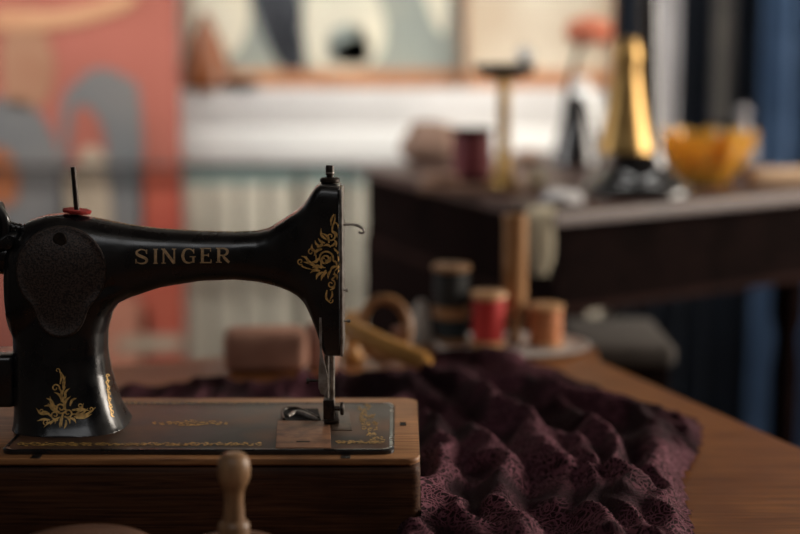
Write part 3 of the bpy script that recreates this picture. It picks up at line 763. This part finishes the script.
bm = NB(); lathe(bm, [(.0001, 0.003*1), (10.5*k, .003), (11*k, 4*k), (8*k, 34*k), (4.5*k, 46*k), (.0001, 47*k)], p, 30); obj('thread', bm, threadm('white', (.62, .62, .58)), t)
bm = NB(); lathe(bm, [(.0001, 0), (11*k, 0), (11*k, .003), (.0001, .003)], p, 30); obj('cone_foot', bm, w_spool, t)
# ochre rod, hoop, block
bm = NB(); a = G(338, 352, TZ+.034); b = G(426, 366, TZ+.012)
a = P(340, 326, 2.0); b = P(428, 352, 1.9); 
a.z = max(a.z, TZ+.066); b.z = TZ+.034
tube(bm, [a, lerp(a, b, .1), lerp(a, b, .5), lerp(a, b, .92), b], [.010, .0145, .0125, .0135, .010], 20); o = obj('wooden_rod', bm, w_ochre); tag(o, 'ochre varnished wooden rod leaning on the lace behind the needle', 'rod')
# hoop leaning
c = P(384, 314, 2.06); bm = NB(); n = 40; pts = []
for kx in range(n+1):
    an = 2*PI*kx/n; pts.append(c+Vector((.034*math.cos(an), .012*math.sin(an), .040*math.sin(an))))
rings = []
tube(bm, pts, .0075, 10)
mnz = min(v.co.z for v in bm.verts); bmesh.ops.translate(bm, vec=(0, 0, TZ+.001-mnz if mnz > TZ+.001 else 0), verts=bm.verts)
o = obj('wooden_hoop', bm, wood('hoop_wood', (.22, .10, .035), (.32, .16, .06), .4, 'x', 16, 4)); tag(o, 'small brown wooden ring standing behind the ochre rod', 'hoop')
c = P(352, 322, 2.05); bm = NB(); pb = G(354, 352, TZ)
lathe(bm, [(.0001, 0), (.016, 0), (.018, .004), (.012, .012), (.0105, .03), (.016, .045), (.018, .055), (.013, .066), (.0001, .070)], (pb.x, 2.09, TZ), 28); o = obj('turned_handle', bm, w_ochre); tag(o, 'stubby ochre turned handle just right of the machine head', 'handle')
# rust coloured little bobbin
pb = G(402, 350, TZ); bm = NB()
lathe(bm, [(.0001, 0), (.015, 0), (.015, .005), (.007, .008), (.007, .024), (.014, .027), (.014, .032), (.0001, .032)], (pb.x, pb.y, TZ), 26); o = obj('empty_bobbin', bm, wood('rust_wood', (.25, .07, .025), (.34, .12, .04), .45, 'z', 16, 4)); tag(o, 'small rust brown empty bobbin between the ring and the white cone', 'bobbin')
# pink block
c = G(268, 369, TZ); bm = NB(); box(bm, c.x-.060, c.x+.055, c.y-.03, c.y+.03, TZ, TZ+.058, .014, 4, rot=.08)
pkm = mat('dusty_pink_clay', (.50, .27, .19), .85, col2=(.40, .20, .14), scale=30, bump=.3)
t = thing('pincushion', 'dusty pink rounded block behind the machine arm opening', 'pincushion', (c.x, c.y, TZ))
obj('cushion', bm, pkm, t)
c2 = G(312, 369, TZ); bm = NB(); lathe(bm, [(.0001, 0), (.017, 0), (.021, .006), (.021, .05), (.016, .062), (.0001, .065)], (c2.x+.012, c2.y+.01, TZ), 26); o = obj('pink_thread_ball', bm, mat('pale_pink_yarn', (.62, .36, .28), .9, scale=60, bump=.4, col2=(.52, .28, .21))); tag(o, 'pale pink upright roll at the right end of the pink block', 'yarn')

# ================================================================ SECOND (DARK) TABLE
HZ = CZ-.30
c0 = G(556, 213, HZ); cl = G(340, 160, HZ); cr = G(800, 191, HZ)
dl = (cl-c0).normalized(); dr = Vector((-dl.y, dl.x, 0)); 
if dr.x < 0: dr = -dr
dr2 = (cr-c0).normalized()
print('dark table', c0, cl, cr, math.degrees(dl.angle(dr2)))
LL, LR = (cl-c0).length-.10, .70
pts4 = [c0, c0+dr2*LR, c0+dr2*LR+dl*LL, c0+dl*LL]
dt = thing('dark_sideboard', 'dark mahogany table behind the spools carrying the brass lamp stand and amber bowl', 'table', (c0.x+.3, c0.y+.4, 0))
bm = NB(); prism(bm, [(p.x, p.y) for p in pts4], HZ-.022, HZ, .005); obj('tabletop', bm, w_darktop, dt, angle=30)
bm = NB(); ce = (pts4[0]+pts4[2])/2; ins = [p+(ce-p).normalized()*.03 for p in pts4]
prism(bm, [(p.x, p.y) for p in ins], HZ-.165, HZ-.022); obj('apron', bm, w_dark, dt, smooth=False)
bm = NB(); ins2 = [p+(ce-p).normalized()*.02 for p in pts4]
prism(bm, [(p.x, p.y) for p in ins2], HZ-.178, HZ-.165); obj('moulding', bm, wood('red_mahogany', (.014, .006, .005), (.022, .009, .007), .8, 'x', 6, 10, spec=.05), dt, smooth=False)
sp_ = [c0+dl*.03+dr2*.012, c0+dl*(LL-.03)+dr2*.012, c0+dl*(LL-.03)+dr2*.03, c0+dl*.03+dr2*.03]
bm = NB(); prism(bm, [(p.x, p.y) for p in sp_], .12, HZ-.178); obj('shade_panel', bm, w_dark, dt, smooth=False)  # dark sheet added to stand in for the shade beneath the table
for i, p in enumerate(pts4):
    pp = p+(ce-p).normalized()*.075
    bm = NB(); lathe(bm, [(.018, 0), (.020, .03), (.016, .08), (.024, .3), (.027, .55), (.02, .62), (.03, .66), (.03, HZ-.178)], (pp.x, pp.y, 0), 24); obj('leg', bm, w_dark, dt)
def onB(px, py, z=HZ): p = G(px, py, z); return Vector((p.x, p.y, z))
# drawer knobs on front apron
for s in (.35, .8):
    p = c0+dr2*s+Vector((0, 0, -.09)); nrm = Vector((dr2.y, -dr2.x, 0)); bm = NB()
# thin board overhanging the left edge near the corner
bo = [onB(418, 193), onB(546, 196), onB(536, 180), onB(424, 178)]
bm = NB(); prism(bm, [(p.x, p.y) for p in bo], HZ+.0003, HZ+.0113, .003); o = obj('cutting_board', bm, wood('tan_board', (.15, .075, .048), (.22, .12, .08), .5, 'x', 6, 10)); tag(o, 'thin tan wooden board under the maroon spool and brass stand', 'board')
HB = HZ+.0116
def onC(px, py): return onB(px, py, HB)
# maroon spool
p = onC(472, 181); k = p.y/F; spool(p, 22*k, 53*k, maroon, w_dark, 'maroon thread spool on the dark table left of the brass stand', fl=.1)
# brass stand with black cap
p = onC(503, 187); k = p.y/F
t = thing('brass_stand', 'slim brass column with a flat black cap on the dark table', 'stand', p)
bm = NB(); lathe(bm, [(.0001, 0), (17*k, 0), (18*k, 3*k), (13*k, 8*k), (9*k, 16*k), (7*k, 28*k), (6.4*k, 60*k), (6.2*k, 108*k), (.0001, 108*k)], p, 30); obj('column', bm, brass, t)
bm = NB(); lathe(bm, [(.0001, 106*k), (10*k, 107*k), (20*k, 109*k), (28*k, 113*k), (31*k, 120*k), (30*k, 123*k), (.0001, 122*k)], p, 36); obj('cap', bm, blackgloss, t)
bm = NB(); bmesh.ops.create_uvsphere(bm, u_segments=18, v_segments=12, radius=9*k); bmesh.ops.translate(bm, vec=p+Vector((20*k, 0, 130.5*k)), verts=bm.verts); o = obj('white_bead', bm, mat('pearl_white', (.8, .8, .78), .25)); tag(o, 'small white round bead resting on the black cap of the brass stand', 'bead')
# brown bundle left
def lump(name, px, py, rx, ry, rz, m, label, cat, z=HZ, seed=0, amp=.18, flat_=True, fn=onB):
    p = fn(px, py); bm = NB(); bmesh.ops.create_icosphere(bm, subdivisions=4, radius=1)
    for v in bm.verts:
        n_ = noise.noise(v.co*1.7+Vector((seed, 0, 0)))*amp + noise.noise(v.co*4+Vector((0, seed, 0)))*amp*.4
        v.co *= 1+n_; v.co = Vector((v.co.x*rx, v.co.y*ry, v.co.z*rz))
    mz = min(v.co.z for v in bm.verts)
    for v in bm.verts:
        v.co.z = max(v.co.z, mz*.75) - mz*.75
    bmesh.ops.translate(bm, vec=p, verts=bm.verts); o = obj(name, bm, m); return tag(o, label, cat)
lump('cloth_bundle', 432, 165, .070, .045, .056, mat('taupe_cloth', (.24, .15, .11), .95, col2=(.16, .10, .075), scale=20, bump=.5), 'taupe brown cloth bundle at the left end of the dark table', 'cloth', seed=2)
lump('wood_offcut', 441, 184, .034, .018, .012, mat('tan_offcut', (.30, .17, .11), .7, scale=20), 'flat tan piece on the thin board in front of the taupe bundle', 'wood piece', seed=4, fn=onC)
lump('cotton_ball', 537, 187, .018, .016, .019, mat('cream_cotton', (.68, .60, .42), .9, scale=50, bump=.3), 'cream yarn ball on the dark table right of the brass stand', 'yarn', seed=5, amp=.05, fn=onC)
lump('crumpled_tissue', 562, 204, .036, .024, .014, mat('white_tissue', (.66, .65, .66), .8, scale=30, bump=.5), 'crumpled white lace scrap at the corner of the dark table', 'cloth', seed=9, amp=.4)
lump('tan_pouch', 528, 163, .040, .03, .017, mat('tan_leather', (.34, .20, .13), .7, scale=30), 'small brown pouch behind the cream yarn ball', 'pouch', seed=12, amp=.15)
# cream ribbon hanging over the edge
bm = NB(); pp = G(549, 209, HZ+.003)
rings = []
hz = k = pp.y/F
path = [Vector((pp.x-.004, pp.y+.035, HZ+.004)), Vector((pp.x-.010, pp.y-.004, HZ+.006)), Vector((pp.x-.018, pp.y-.024, HZ-.004)), Vector((pp.x-.018, pp.y-.028, HZ-.035)), Vector((pp.x-.014, pp.y-.028, HZ-.075)), Vector((pp.x-.016, pp.y-.028, HZ-.105))]
path = catmull(path, 5); n = len(path)
for i, q_ in enumerate(path):
    t_ = i/(n-1); hw = .013+.012*math.sin(PI*min(1, t_*1.05))**.8; th = .004
    rings.append([q_+Vector((hw*math.cos(a_), th*math.sin(a_), 0)) for a_ in [2*PI*j/16 for j in range(16)]])
loft(bm, rings); o = obj('ribbon_loop', bm, mat('cream_ribbon', (.62, .55, .40), .7, scale=60, bump=.2)); tag(o, 'cream ribbon loop hanging over the corner of the dark table', 'ribbon')
# brass and black lamp stand
p = onB(638, 194); k = p.y/F
t = thing('lamp_stand', 'tall brass and black stand with a broad round black foot on the dark table', 'lamp', p)
bm = NB(); lathe(bm, [(.0001, 0), (54*k, 0), (56*k, 3*k), (54*k, 9*k), (46*k, 16*k), (37*k, 22*k), (32*k, 30*k), (28*k, 42*k), (.0001, 46*k)], p, 48); obj('foot', bm, blackgloss, t)
bm = NB(); lathe(bm, [(.0001, 43*k), (29*k, 43*k), (28*k, 50*k), (25*k, 60*k), (21*k, 78*k), (17*k, 100*k), (13*k, 128*k), (15*k, 136*k), (13*k, 146*k), (10*k, 154*k), (.0001, 156*k)], p+Vector((-14*k, 0, 0)), 36); obj('brass_column', bm, brass, t)
bm = NB(); tube(bm, [p+Vector((14*k, .012, 34*k)), p+Vector((12*k, .012, 90*k)), p+Vector((9*k, .01, 150*k)), p+Vector((5*k, 0, 215*k))], [12*k, 9.5*k, 9*k, 10*k], 20, 4); obj('black_post', bm, blackgloss, t)
bm = NB(); lathe(bm, [(.0001, 200*k), (30*k, 205*k), (52*k, 230*k), (58*k, 262*k), (52*k, 263*k), (.0001, 240*k)], p, 40); obj('head_bowl', bm, blackgloss, t)
# orange-red cushion on wire stand
p = onB(572, 165); k = p.y/F
t = thing('wire_stand', 'thin black wire stand topped with an orange red cushion left of the brass lamp stand', 'stand', p)
bm = NB()
tube(bm, [p+Vector((-8*k, 0, 0)), p+Vector((-8*k, 0, 50*k)), p+Vector((-2*k, 0, 90*k)), p+Vector((8*k, 0, 125*k))], 3*k, 10, 5); lathe(bm, [(.0001, 0), (25*k, 0), (25*k, 6*k), (20*k, 30*k), (13*k, 56*k), (6*k, 70*k), (.0001, 70*k)], p+Vector((4*k, 0, 0)), 24); obj('wire_frame', bm, blackgloss, t)
bm = NB(); lathe(bm, [(.0001, 118*k), (18*k, 120*k), (24*k, 130*k), (20*k, 142*k), (.0001, 148*k)], p+Vector((14*k, 0, 0)), 28); obj('cushion', bm, mat('orange_red_velvet', (.45, .13, .07), .9, scale=30), t)
# bright round glass shade / white jar behind
p = onB(583, 160); k = p.y/F
bm = NB(); lathe(bm, [(.0001, 0), (18*k, 0), (22*k, 10*k), (22*k, 50*k), (14*k, 66*k), (8*k, 72*k), (8*k, 80*k), (.0001, 80*k)], (p.x+.0, p.y+.06, HZ), 32); o = obj('white_jar', bm, mat('white_ceramic', (.72, .72, .70), .35)); tag(o, 'white ceramic jar behind the black wire stand', 'jar')
# amber glass bowl, scalloped
p = onB(704, 184); k = p.y/F
bm = NB(); prof = [(22, 0), (26, 2), (30, 10), (40, 24), (48, 40), (50, 52), (46, 52), (43, 40), (35, 26), (26, 14), (.01, 8)]
rings = []
for r, h in prof:
    rings.append([p+Vector(((r*k*(1+.06*math.cos(10*a)*min(1, h/30)))*math.cos(a), (r*k*(1+.06*math.cos(10*a)*min(1, h/30)))*math.sin(a), h*k*(1+(.05*math.cos(10*a) if h > 45 else 0)))) for a in [2*PI*j/80 for j in range(80)]])
loft(bm, rings); gl = mat('amber_glass', (.95, .62, .12), .15, trans=.7, col2=(.90, .50, .07)); o = obj('amber_glass_bowl', bm, gl); tag(o, 'scalloped amber yellow glass bowl on the dark table', 'bowl')
# things inside the bowl: yellow-orange thread balls
for i, (dx, dy, r, cc) in enumerate(((-12, 0, 13, (.75, .42, .08)), (10, -.005, 14, (.62, .25, .05)), (24, .02, 11, (.7, .35, .15)))):
    q_ = p+Vector((dx*k, dy, (28 if i != 2 else 36)*k)); bm = NB(); bmesh.ops.create_uvsphere(bm, u_segments=24, v_segments=16, radius=r*k); bmesh.ops.translate(bm, vec=q_, verts=bm.verts)
    o = obj('yarn_ball', bm, mat('yarn_%s' % 'abc'[i], cc, .8, bump=.4, scale=50)); tag(o, ['golden yellow yarn ball at the left of the amber bowl', 'rust orange yarn ball at the middle of the amber bowl', 'peach yarn ball at the right of the amber bowl'][i], 'yarn', 'yarn balls in the amber bowl')
p = onB(778, 186); k = p.y/F; bm = NB(); box(bm, p.x-.056, p.x+.09, p.y-.02, p.y+.04, HZ, HZ+.034, .012, 4, rot=.1); o = obj('folded_cloth', bm, mat('cream_felt', (.56, .38, .24), .9, scale=30, bump=.3)); tag(o, 'folded cream beige cloth at the right end of the dark table', 'cloth')
# cut glass decanter
p = onB(742, 165); k = p.y/F*.72; bm = NB()
lathe(bm, [(.0001, 0), (20*k, 0), (22*k, 6*k), (21*k, 38*k), (10*k, 52*k), (6*k, 58*k), (6*k, 66*k), (11*k, 70*k), (8*k, 80*k), (.0001, 84*k)], p, 10); o = obj('glass_decanter', bm, mat('grey_glass', (.45, .43, .44), .15, trans=.5), smooth=False); tag(o, 'grey cut glass bottle behind the amber bowl', 'bottle')
p = onB(672, 176); bm = NB(); k = p.y/F; lathe(bm, [(.0001, 0), (15*k, 0), (17*k, 6*k), (15*k, 36*k), (8*k, 44*k), (.0001, 46*k)], p+Vector((-.01, .05, 0)), 24); o = obj('pink_pot', bm, mat('salmon_ceramic', (.52, .25, .20), .5)); tag(o, 'salmon pink small pot between lamp stand and amber bowl', 'pot')
# stool under the dark table
ps = P(628, 338, 2.32)
t = thing('padded_stool', 'stool with grey brown pad beyond the table edge, under the dark table', 'stool', (ps.x+.03, 2.42, 0))
zt = ps.z+.0
zt = min(zt, HZ-.185)
bm = NB(); box(bm, ps.x-.09, ps.x+.075, 2.30, 2.54, zt-.04, zt, .015, 4); obj('seat_pad', bm, mat('grey_brown_cloth', (.07, .06, .052), .9, scale=40, bump=.3), t)
bm = NB(); box(bm, ps.x-.08, ps.x+.065, 2.31, 2.53, zt-.075, zt-.04, .003); obj('seat_frame', bm, w_dark, t)
for sx in (-.065, .05):
    for sy in (2.325, 2.515):
        bm = NB(); tube(bm, [(ps.x+sx, sy, 0), (ps.x+sx, sy, zt-.074)], [.012, .017], 12); obj('leg', bm, w_dark, t)

# ================================================================ CURTAINS ON THE RIGHT
def drape(name, px0, px1, Y, z0, z1, m, label, folds=5, amp=.04, bottom_shift=0, seed=0):
    xa, xb = P(px0, 200, Y).x, P(px1, 200, Y).x
    bm = NB(); n = 90; rows = 22; g = []
    for j in range(rows+1):
        t_ = j/rows; row = []
        for i in range(n+1):
            s = i/n; x = lerp(xa, xb, s)+bottom_shift*t_
            y = Y+amp*math.sin(2*PI*folds*s+seed+.6*math.sin(t_*2+seed))*(.6+.4*t_)+.01*noise.noise(Vector((s*9, t_*3, seed)))
            row.append(Vector((x, y, lerp(z1, z0, t_))))
        g.append(row)
    V_ = [[bm.verts.new(p) for p in r] for r in g]
    for j in range(rows):
        for i in range(n): bm.faces.new((V_[j][i], V_[j][i+1], V_[j+1][i+1], V_[j+1][i]))
    r_ = bmesh.ops.solidify(bm, geom=list(bm.faces), thickness=.004)
    o = obj(name, bm, m); tag(o, label, 'curtain'); return o
navy = mat('navy_fabric', (.010, .016, .030), .9, col2=(.006, .010, .018), scale=8)
bluef = mat('blue_fabric', (.085, .15, .27), .85, col2=(.04, .085, .17), scale=6)
whitef = mat('white_fabric', (.62, .61, .62), .85, col2=(.55, .54, .55), scale=6)
greyf = mat('grey_brown_fabric', (.17, .155, .14), .9, col2=(.10, .095, .09), scale=6)
drape('curtain', 612, 762, 4.02, .02, 2.3, navy, 'dark navy curtain right of the white hanging cloth', 6, .035)
drape('curtain', 758, 960, 3.90, .02, 2.3, bluef, 'blue curtain at the right edge of the room', 5, .05, seed=1.2)
drape('hanging_scarf', 648, 674, 3.86, .97, 2.3, whitef, 'long white scarf hanging beside the black lamp post', 1.5, .02)['category'] = 'scarf'
drape('hanging_scarf', 704, 724, 3.88, .98, 2.3, greyf, 'long grey scarf hanging in front of the navy curtain', 1.5, .015, bottom_shift=.01)['category'] = 'scarf'
bm = NB(); tube(bm, [(.50, 3.93, 2.31), (1.7, 3.93, 2.31)], .014, 14); 
for x in (.6, 1.6): tube(bm, [(x, 3.93, 2.31), (x, 3.93, 2.7)], .006, 8)
o = obj('curtain_rail', bm, dsteel); tag(o, 'dark ceiling rail from which the navy and blue curtains hang', 'rail')

# ================================================================ BACKGROUND LEFT: PAINTED SCREEN
SY = 3.75
coral = mat('coral_paint', (.35, .105, .075), .85, col2=(.29, .085, .058), scale=3, ramp=(.4, .6))
t = thing('painted_screen', 'coral red painted folding screen with grey blue arches at the far left', 'screen', (P(90, 200, SY).x, SY, 0))
xa, xb = P(-60, 200, SY).x, P(181, 200, SY).x
bm = NB(); box(bm, xa, xb, SY, SY+.03, 0, 1.75, .004); obj('panel', bm, coral, t)
def patch(name, pxs, m, par, Y, th=.003, n=5, lab=None):
    q_ = catmull([Vector((a, b, 0)) for a, b in pxs+[pxs[0]]], n)[:-1]
    bm = NB(); loft(bm, [[P(a.x, a.y, Y) for a in q_], [P(a.x, a.y, Y-th) for a in q_]]); return obj(name, bm, m, par, angle=30, plabel=lab)
gb = mat('grey_blue_paint', (.165, .155, .15), .85, col2=(.12, .125, .13), scale=5)
oc = mat('ochre_peach_paint', (.52, .28, .15), .85, col2=(.42, .19, .10), scale=5)
tan = mat('brown_ochre_paint', (.30, .14, .08), .85, col2=(.36, .2, .12), scale=5)
redp = mat('deep_red_paint', (.36, .06, .035), .85, col2=(.42, .09, .05), scale=5)
beigep = mat('beige_paint', (.42, .33, .24), .85, scale=5)
patch('arch_motif', [(64, 240), (62, 110), (76, 82), (98, 68), (124, 76), (140, 100), (142, 240), (108, 240), (106, 150), (98, 118), (84, 106), (72, 120)], gb, t, SY)
patch('arch_motif', [(-10, 260), (-10, 112), (8, 100), (34, 108), (52, 134), (62, 170), (62, 260)], gb, t, SY)
patch('ochre_patch', [(4, 105), (2, 45), (18, 18), (40, 24), (54, 60), (50, 92), (36, 108)], tan, t, SY)
patch('ochre_patch', [(-10, 30), (0, 8), (60, 10), (130, -6), (128, 8), (80, 24), (30, 30)], oc, t, SY-.004)
patch('rust_patch', [(-10, 200), (-8, 150), (8, 152), (18, 175), (12, 205)], mat('rust_paint', (.34, .11, .04), .85, scale=5), t, SY-.004)
patch('red_band', [(141, 372), (140, 170), (150, 166), (172, 166), (181, 172), (181, 372)], redp, t, SY)
patch('beige_patch', [(64, 238), (66, 176), (104, 172), (108, 238)], beigep, t, SY-.004)
patch('beige_patch', [(78, 170), (84, 148), (100, 150), (106, 168)], beigep, t, SY-.004)
patch('peach_patch', [(60, 375), (60, 312), (140, 300), (142, 375)], mat('salmon_paint', (.55, .22, .14), .85, scale=5), t, SY)
patch('beige_patch', [(118, 352), (120, 338), (178, 336), (180, 350)], beigep, t, SY-.004)
bm = NB(); pa = P(-60, 167, SY-.03); pb_ = P(352, 166, SY-.03)
tube(bm, [pa, pb_], .008, 12); 
for px in (62, 300, 345):
    q_ = P(px, 167, SY-.03); tube(bm, [q_, Vector((q_.x, q_.y, 0.0))], .008, 12)
o = obj('towel_rail', bm, mat('bronze_pipe', (.055, .045, .04), .4, .6)); tag(o, 'thin dark metal rail on uprights in front of the coral screen and white chest', 'rail')

# ================================================================ WHITE CHEST, BACK
CY = 3.92
ch = thing('white_chest', 'long white chest with a teal rail and cream slatted front along the back wall', 'chest', (P(400, 200, CY).x, CY, 0))
x0_, x1_ = P(181, 120, CY).x, P(604, 120, CY).x
wpaint = mat('white_gloss_paint', (.78, .77, .74), .5, scale=3, col2=(.74, .73, .70))
wp2 = mat('white_lilac_paint', (.64, .62, .60), .6, scale=3)
z1 = P(300, 90, CY).z; zm = P(300, 128, CY).z; zb = P(300, 163, CY).z
bm = NB(); box(bm, x0_, x1_, CY, WY-.01, zm, z1, .006); obj('upper_board', bm, wp2, ch)
bm = NB(); box(bm, x0_, x1_, CY-.02, WY-.01, zb, zm, .008); obj('lower_board', bm, wpaint, ch)
tealp = mat('teal_paint', (.22, .31, .29), .7, scale=4); creamp = mat('cream_paint', (.60, .55, .44), .7, scale=4)
zt_ = P(300, 184, CY).z
bm = NB(); box(bm, x0_, x1_, CY, CY+.03, zt_, zb); obj('teal_rail', bm, tealp, ch)
bm = NB(); box(bm, x0_, x1_, CY+.02, WY-.01, 0, zt_); obj('carcass', bm, mat('grey_cream_paint', (.44, .41, .34), .8, scale=4), ch)
n = 15
for i in range(n):
    xx = lerp(x0_, x1_, (i+.5)/n); w_ = (x1_-x0_)/n*.40
    bm = NB(); box(bm, xx-w_, xx+w_, CY, CY+.02, .03, zt_, .003); obj('slat', bm, creamp, ch)
# framed pictures leaning on the chest
brownf = wood('orange_frame_wood', (.38, .16, .07), (.46, .22, .10), .5, 'x', 6, 8)
def picture(px0, px1, pyb, Y, h, m, label, patches=()):
    a = P(px0, pyb, Y); b = P(px1, pyb, Y); zb0 = z1+.0005
    t = thing('framed_picture', label, 'picture', ((a.x+b.x)/2, Y, zb0), 'pictures on the white chest')
    bm = NB(); box(bm, a.x+.006, b.x-.006, Y+.005, Y+.02, zb0+.02, zb0+h-.02); cv = obj('canvas', bm, m, t, smooth=False)
    bm = NB(); fw = .046
    box(bm, a.x, b.x, Y-.008, Y+.03, zb0, zb0+fw, .003); box(bm, a.x, b.x, Y-.008, Y+.03, zb0+h-.03, zb0+h, .003)
    box(bm, a.x, a.x+.006, Y-.008, Y+.03, zb0+fw, zb0+h-.03, .003); box(bm, b.x-.006, b.x, Y-.008, Y+.03, zb0+fw, zb0+h-.03, .003)
    obj('frame', bm, brownf, t)
    for nm, pts, mm_ in patches: patch(nm, pts, mm_, cv, Y+.004)
    return t
greyteal = mat('grey_teal_wash', (.26, .29, .26), .8, col2=(.36, .36, .29), scale=5)
cream2 = mat('cream_wash', (.70, .66, .52), .8, col2=(.58, .56, .46), scale=5)
tealw = mat('pale_teal_wash', (.34, .40, .37), .8, scale=5); darkw = mat('ink_wash', (.035, .040, .05), .8, scale=5)
picture(186, 460, 88, 4.09, .62, greyteal, 'grey green abstract picture with a cream disc in an orange brown frame', [
    ('cream_disc', [(300, 30), (310, -10), (340, -25), (372, -10), (386, 30), (370, 66), (318, 68)], cream2),
    ('teal_shape', [(326, 62), (330, 34), (352, 24), (368, 40), (366, 64)], tealw),
    ('dark_stroke', [(272, -60), (300, 0), (304, 66), (290, 70), (272, 10)], darkw),
    ('dark_stroke', [(240, -40), (262, -40), (290, 50), (282, 68), (262, 30)], darkw),
    ('pale_shape', [(190, 40), (196, -40), (236, -40), (250, 20), (225, 60)], cream2),
    ('pale_shape', [(408, -60), (446, -60), (446, 30), (430, 14)], cream2)])
picture(464, 612, 88, 4.05, .60, mat('warm_white_wash', (.62, .55, .43), .8, col2=(.48, .38, .27), scale=4), 'warm cream picture in an orange brown frame right of the grey green one', [])
p = P(206, 92, 3.965); p.z = z1+.0004; bm = NB()
lathe(bm, [(.0001, 0), (.060, 0), (.068, .01), (.064, .06), (.045, .12), (.022, .17), (.010, .195), (.0001, .197)], p, 36); o = obj('orange_vase', bm, mat('burnt_orange_glaze', (.22, .065, .015), .4, scale=6)); tag(o, 'burnt orange cone shaped vase at the left end of the white chest', 'vase')
p = P(241, 92, 3.95); p.z = z1+.0004; bm = NB()
lathe(bm, [(.0001, 0), (.035, 0), (.045, .006), (.047, .025), (.0001, .028)], p, 30); o = obj('black_dish', bm, mat('ink_glaze', (.02, .02, .03), .4)); tag(o, 'small black dish right of the burnt orange vase', 'dish')

# ================================================================ LIGHT
def area(name, loc, rot, sx, sy, power, col):
    l = bpy.data.lights.new(name, 'AREA'); l.shape = 'RECTANGLE'; l.size = sx; l.size_y = sy; l.energy = power; l.color = col
    o = bpy.data.objects.new(name, l); COL.objects.link(o); o.location = loc; o.rotation_euler = rot; return o
area('right_window_daylight', (2.78, 2.45, 1.65), (0, math.radians(90), 0), 1.4, 1.7, 115, (1, .89, .77))
ll = area('left_added_fill', (-2.56, 2.95, 1.6), (0, 0, 0), 1.5, 1.5, 14, (1, .97, .94))  # weak fill added on the unseen left side to brighten the back wall
ll.rotation_euler = Vector((.93, .36, -.08)).to_track_quat('-Z', 'Y').to_euler(); ll.data.spread = math.radians(90)
def added_fill_lamp(name, label, x, y, sx, sy, power, d, spread, col):  # housing and light of an added fill, out of view
    bm = NB(); box(bm, x-sx/2-.03, x+sx/2+.03, y-sy/2-.03, y+sy/2+.03, 2.64, 2.70, .008); t = obj(name, bm, wframe); tag(t, label, 'lamp')
    l = area(name+'_light', (x, y, 2.62), (0, 0, 0), sx, sy, power, col); l.rotation_euler = Vector(d).to_track_quat('-Z', 'Y').to_euler(); l.data.spread = math.radians(spread)
added_fill_lamp('added_fill_lamp', 'long white fill lamp added out of view to wash the back wall', .05, 2.75, 3.2, .25, 37, (0, .62, -.75), 105, (1, .985, .95))  # unseen fill, added to brighten the back wall
added_fill_lamp('added_fill_lamp', 'square white fill lamp added out of view behind the viewer, above the table front', -.25, -.1, 1.6, 1.2, 10, (0, .35, -1), 180, (.97, .98, 1))  # unseen front fill, added to lift the machine front and its sheen
w = bpy.data.worlds.new('World'); S.world = w; w.use_nodes = True
w.node_tree.nodes['Background'].inputs[0].default_value = (.7, .8, 1, 1); w.node_tree.nodes['Background'].inputs[1].default_value = .12

# ================================================================ CAMERA
cd = bpy.data.cameras.new('Camera'); cam = bpy.data.objects.new('Camera', cd); COL.objects.link(cam)
cam.location = CAM; cam.rotation_euler = (PI/2-TH, 0, 0)
cd.sensor_width = 36; cd.lens = 36*F/800; cd.clip_start = .05
cd.dof.use_dof = True; cd.dof.focus_distance = 1.385/math.cos(0); cd.dof.aperture_fstop = 2.0
S.camera = cam
S.view_settings.view_transform = 'Standard'; S.view_settings.look = 'None'; S.view_settings.exposure = 0; S.view_settings.gamma = 1
for o in bpy.data.objects:
    if '_w' in o: del o['_w']
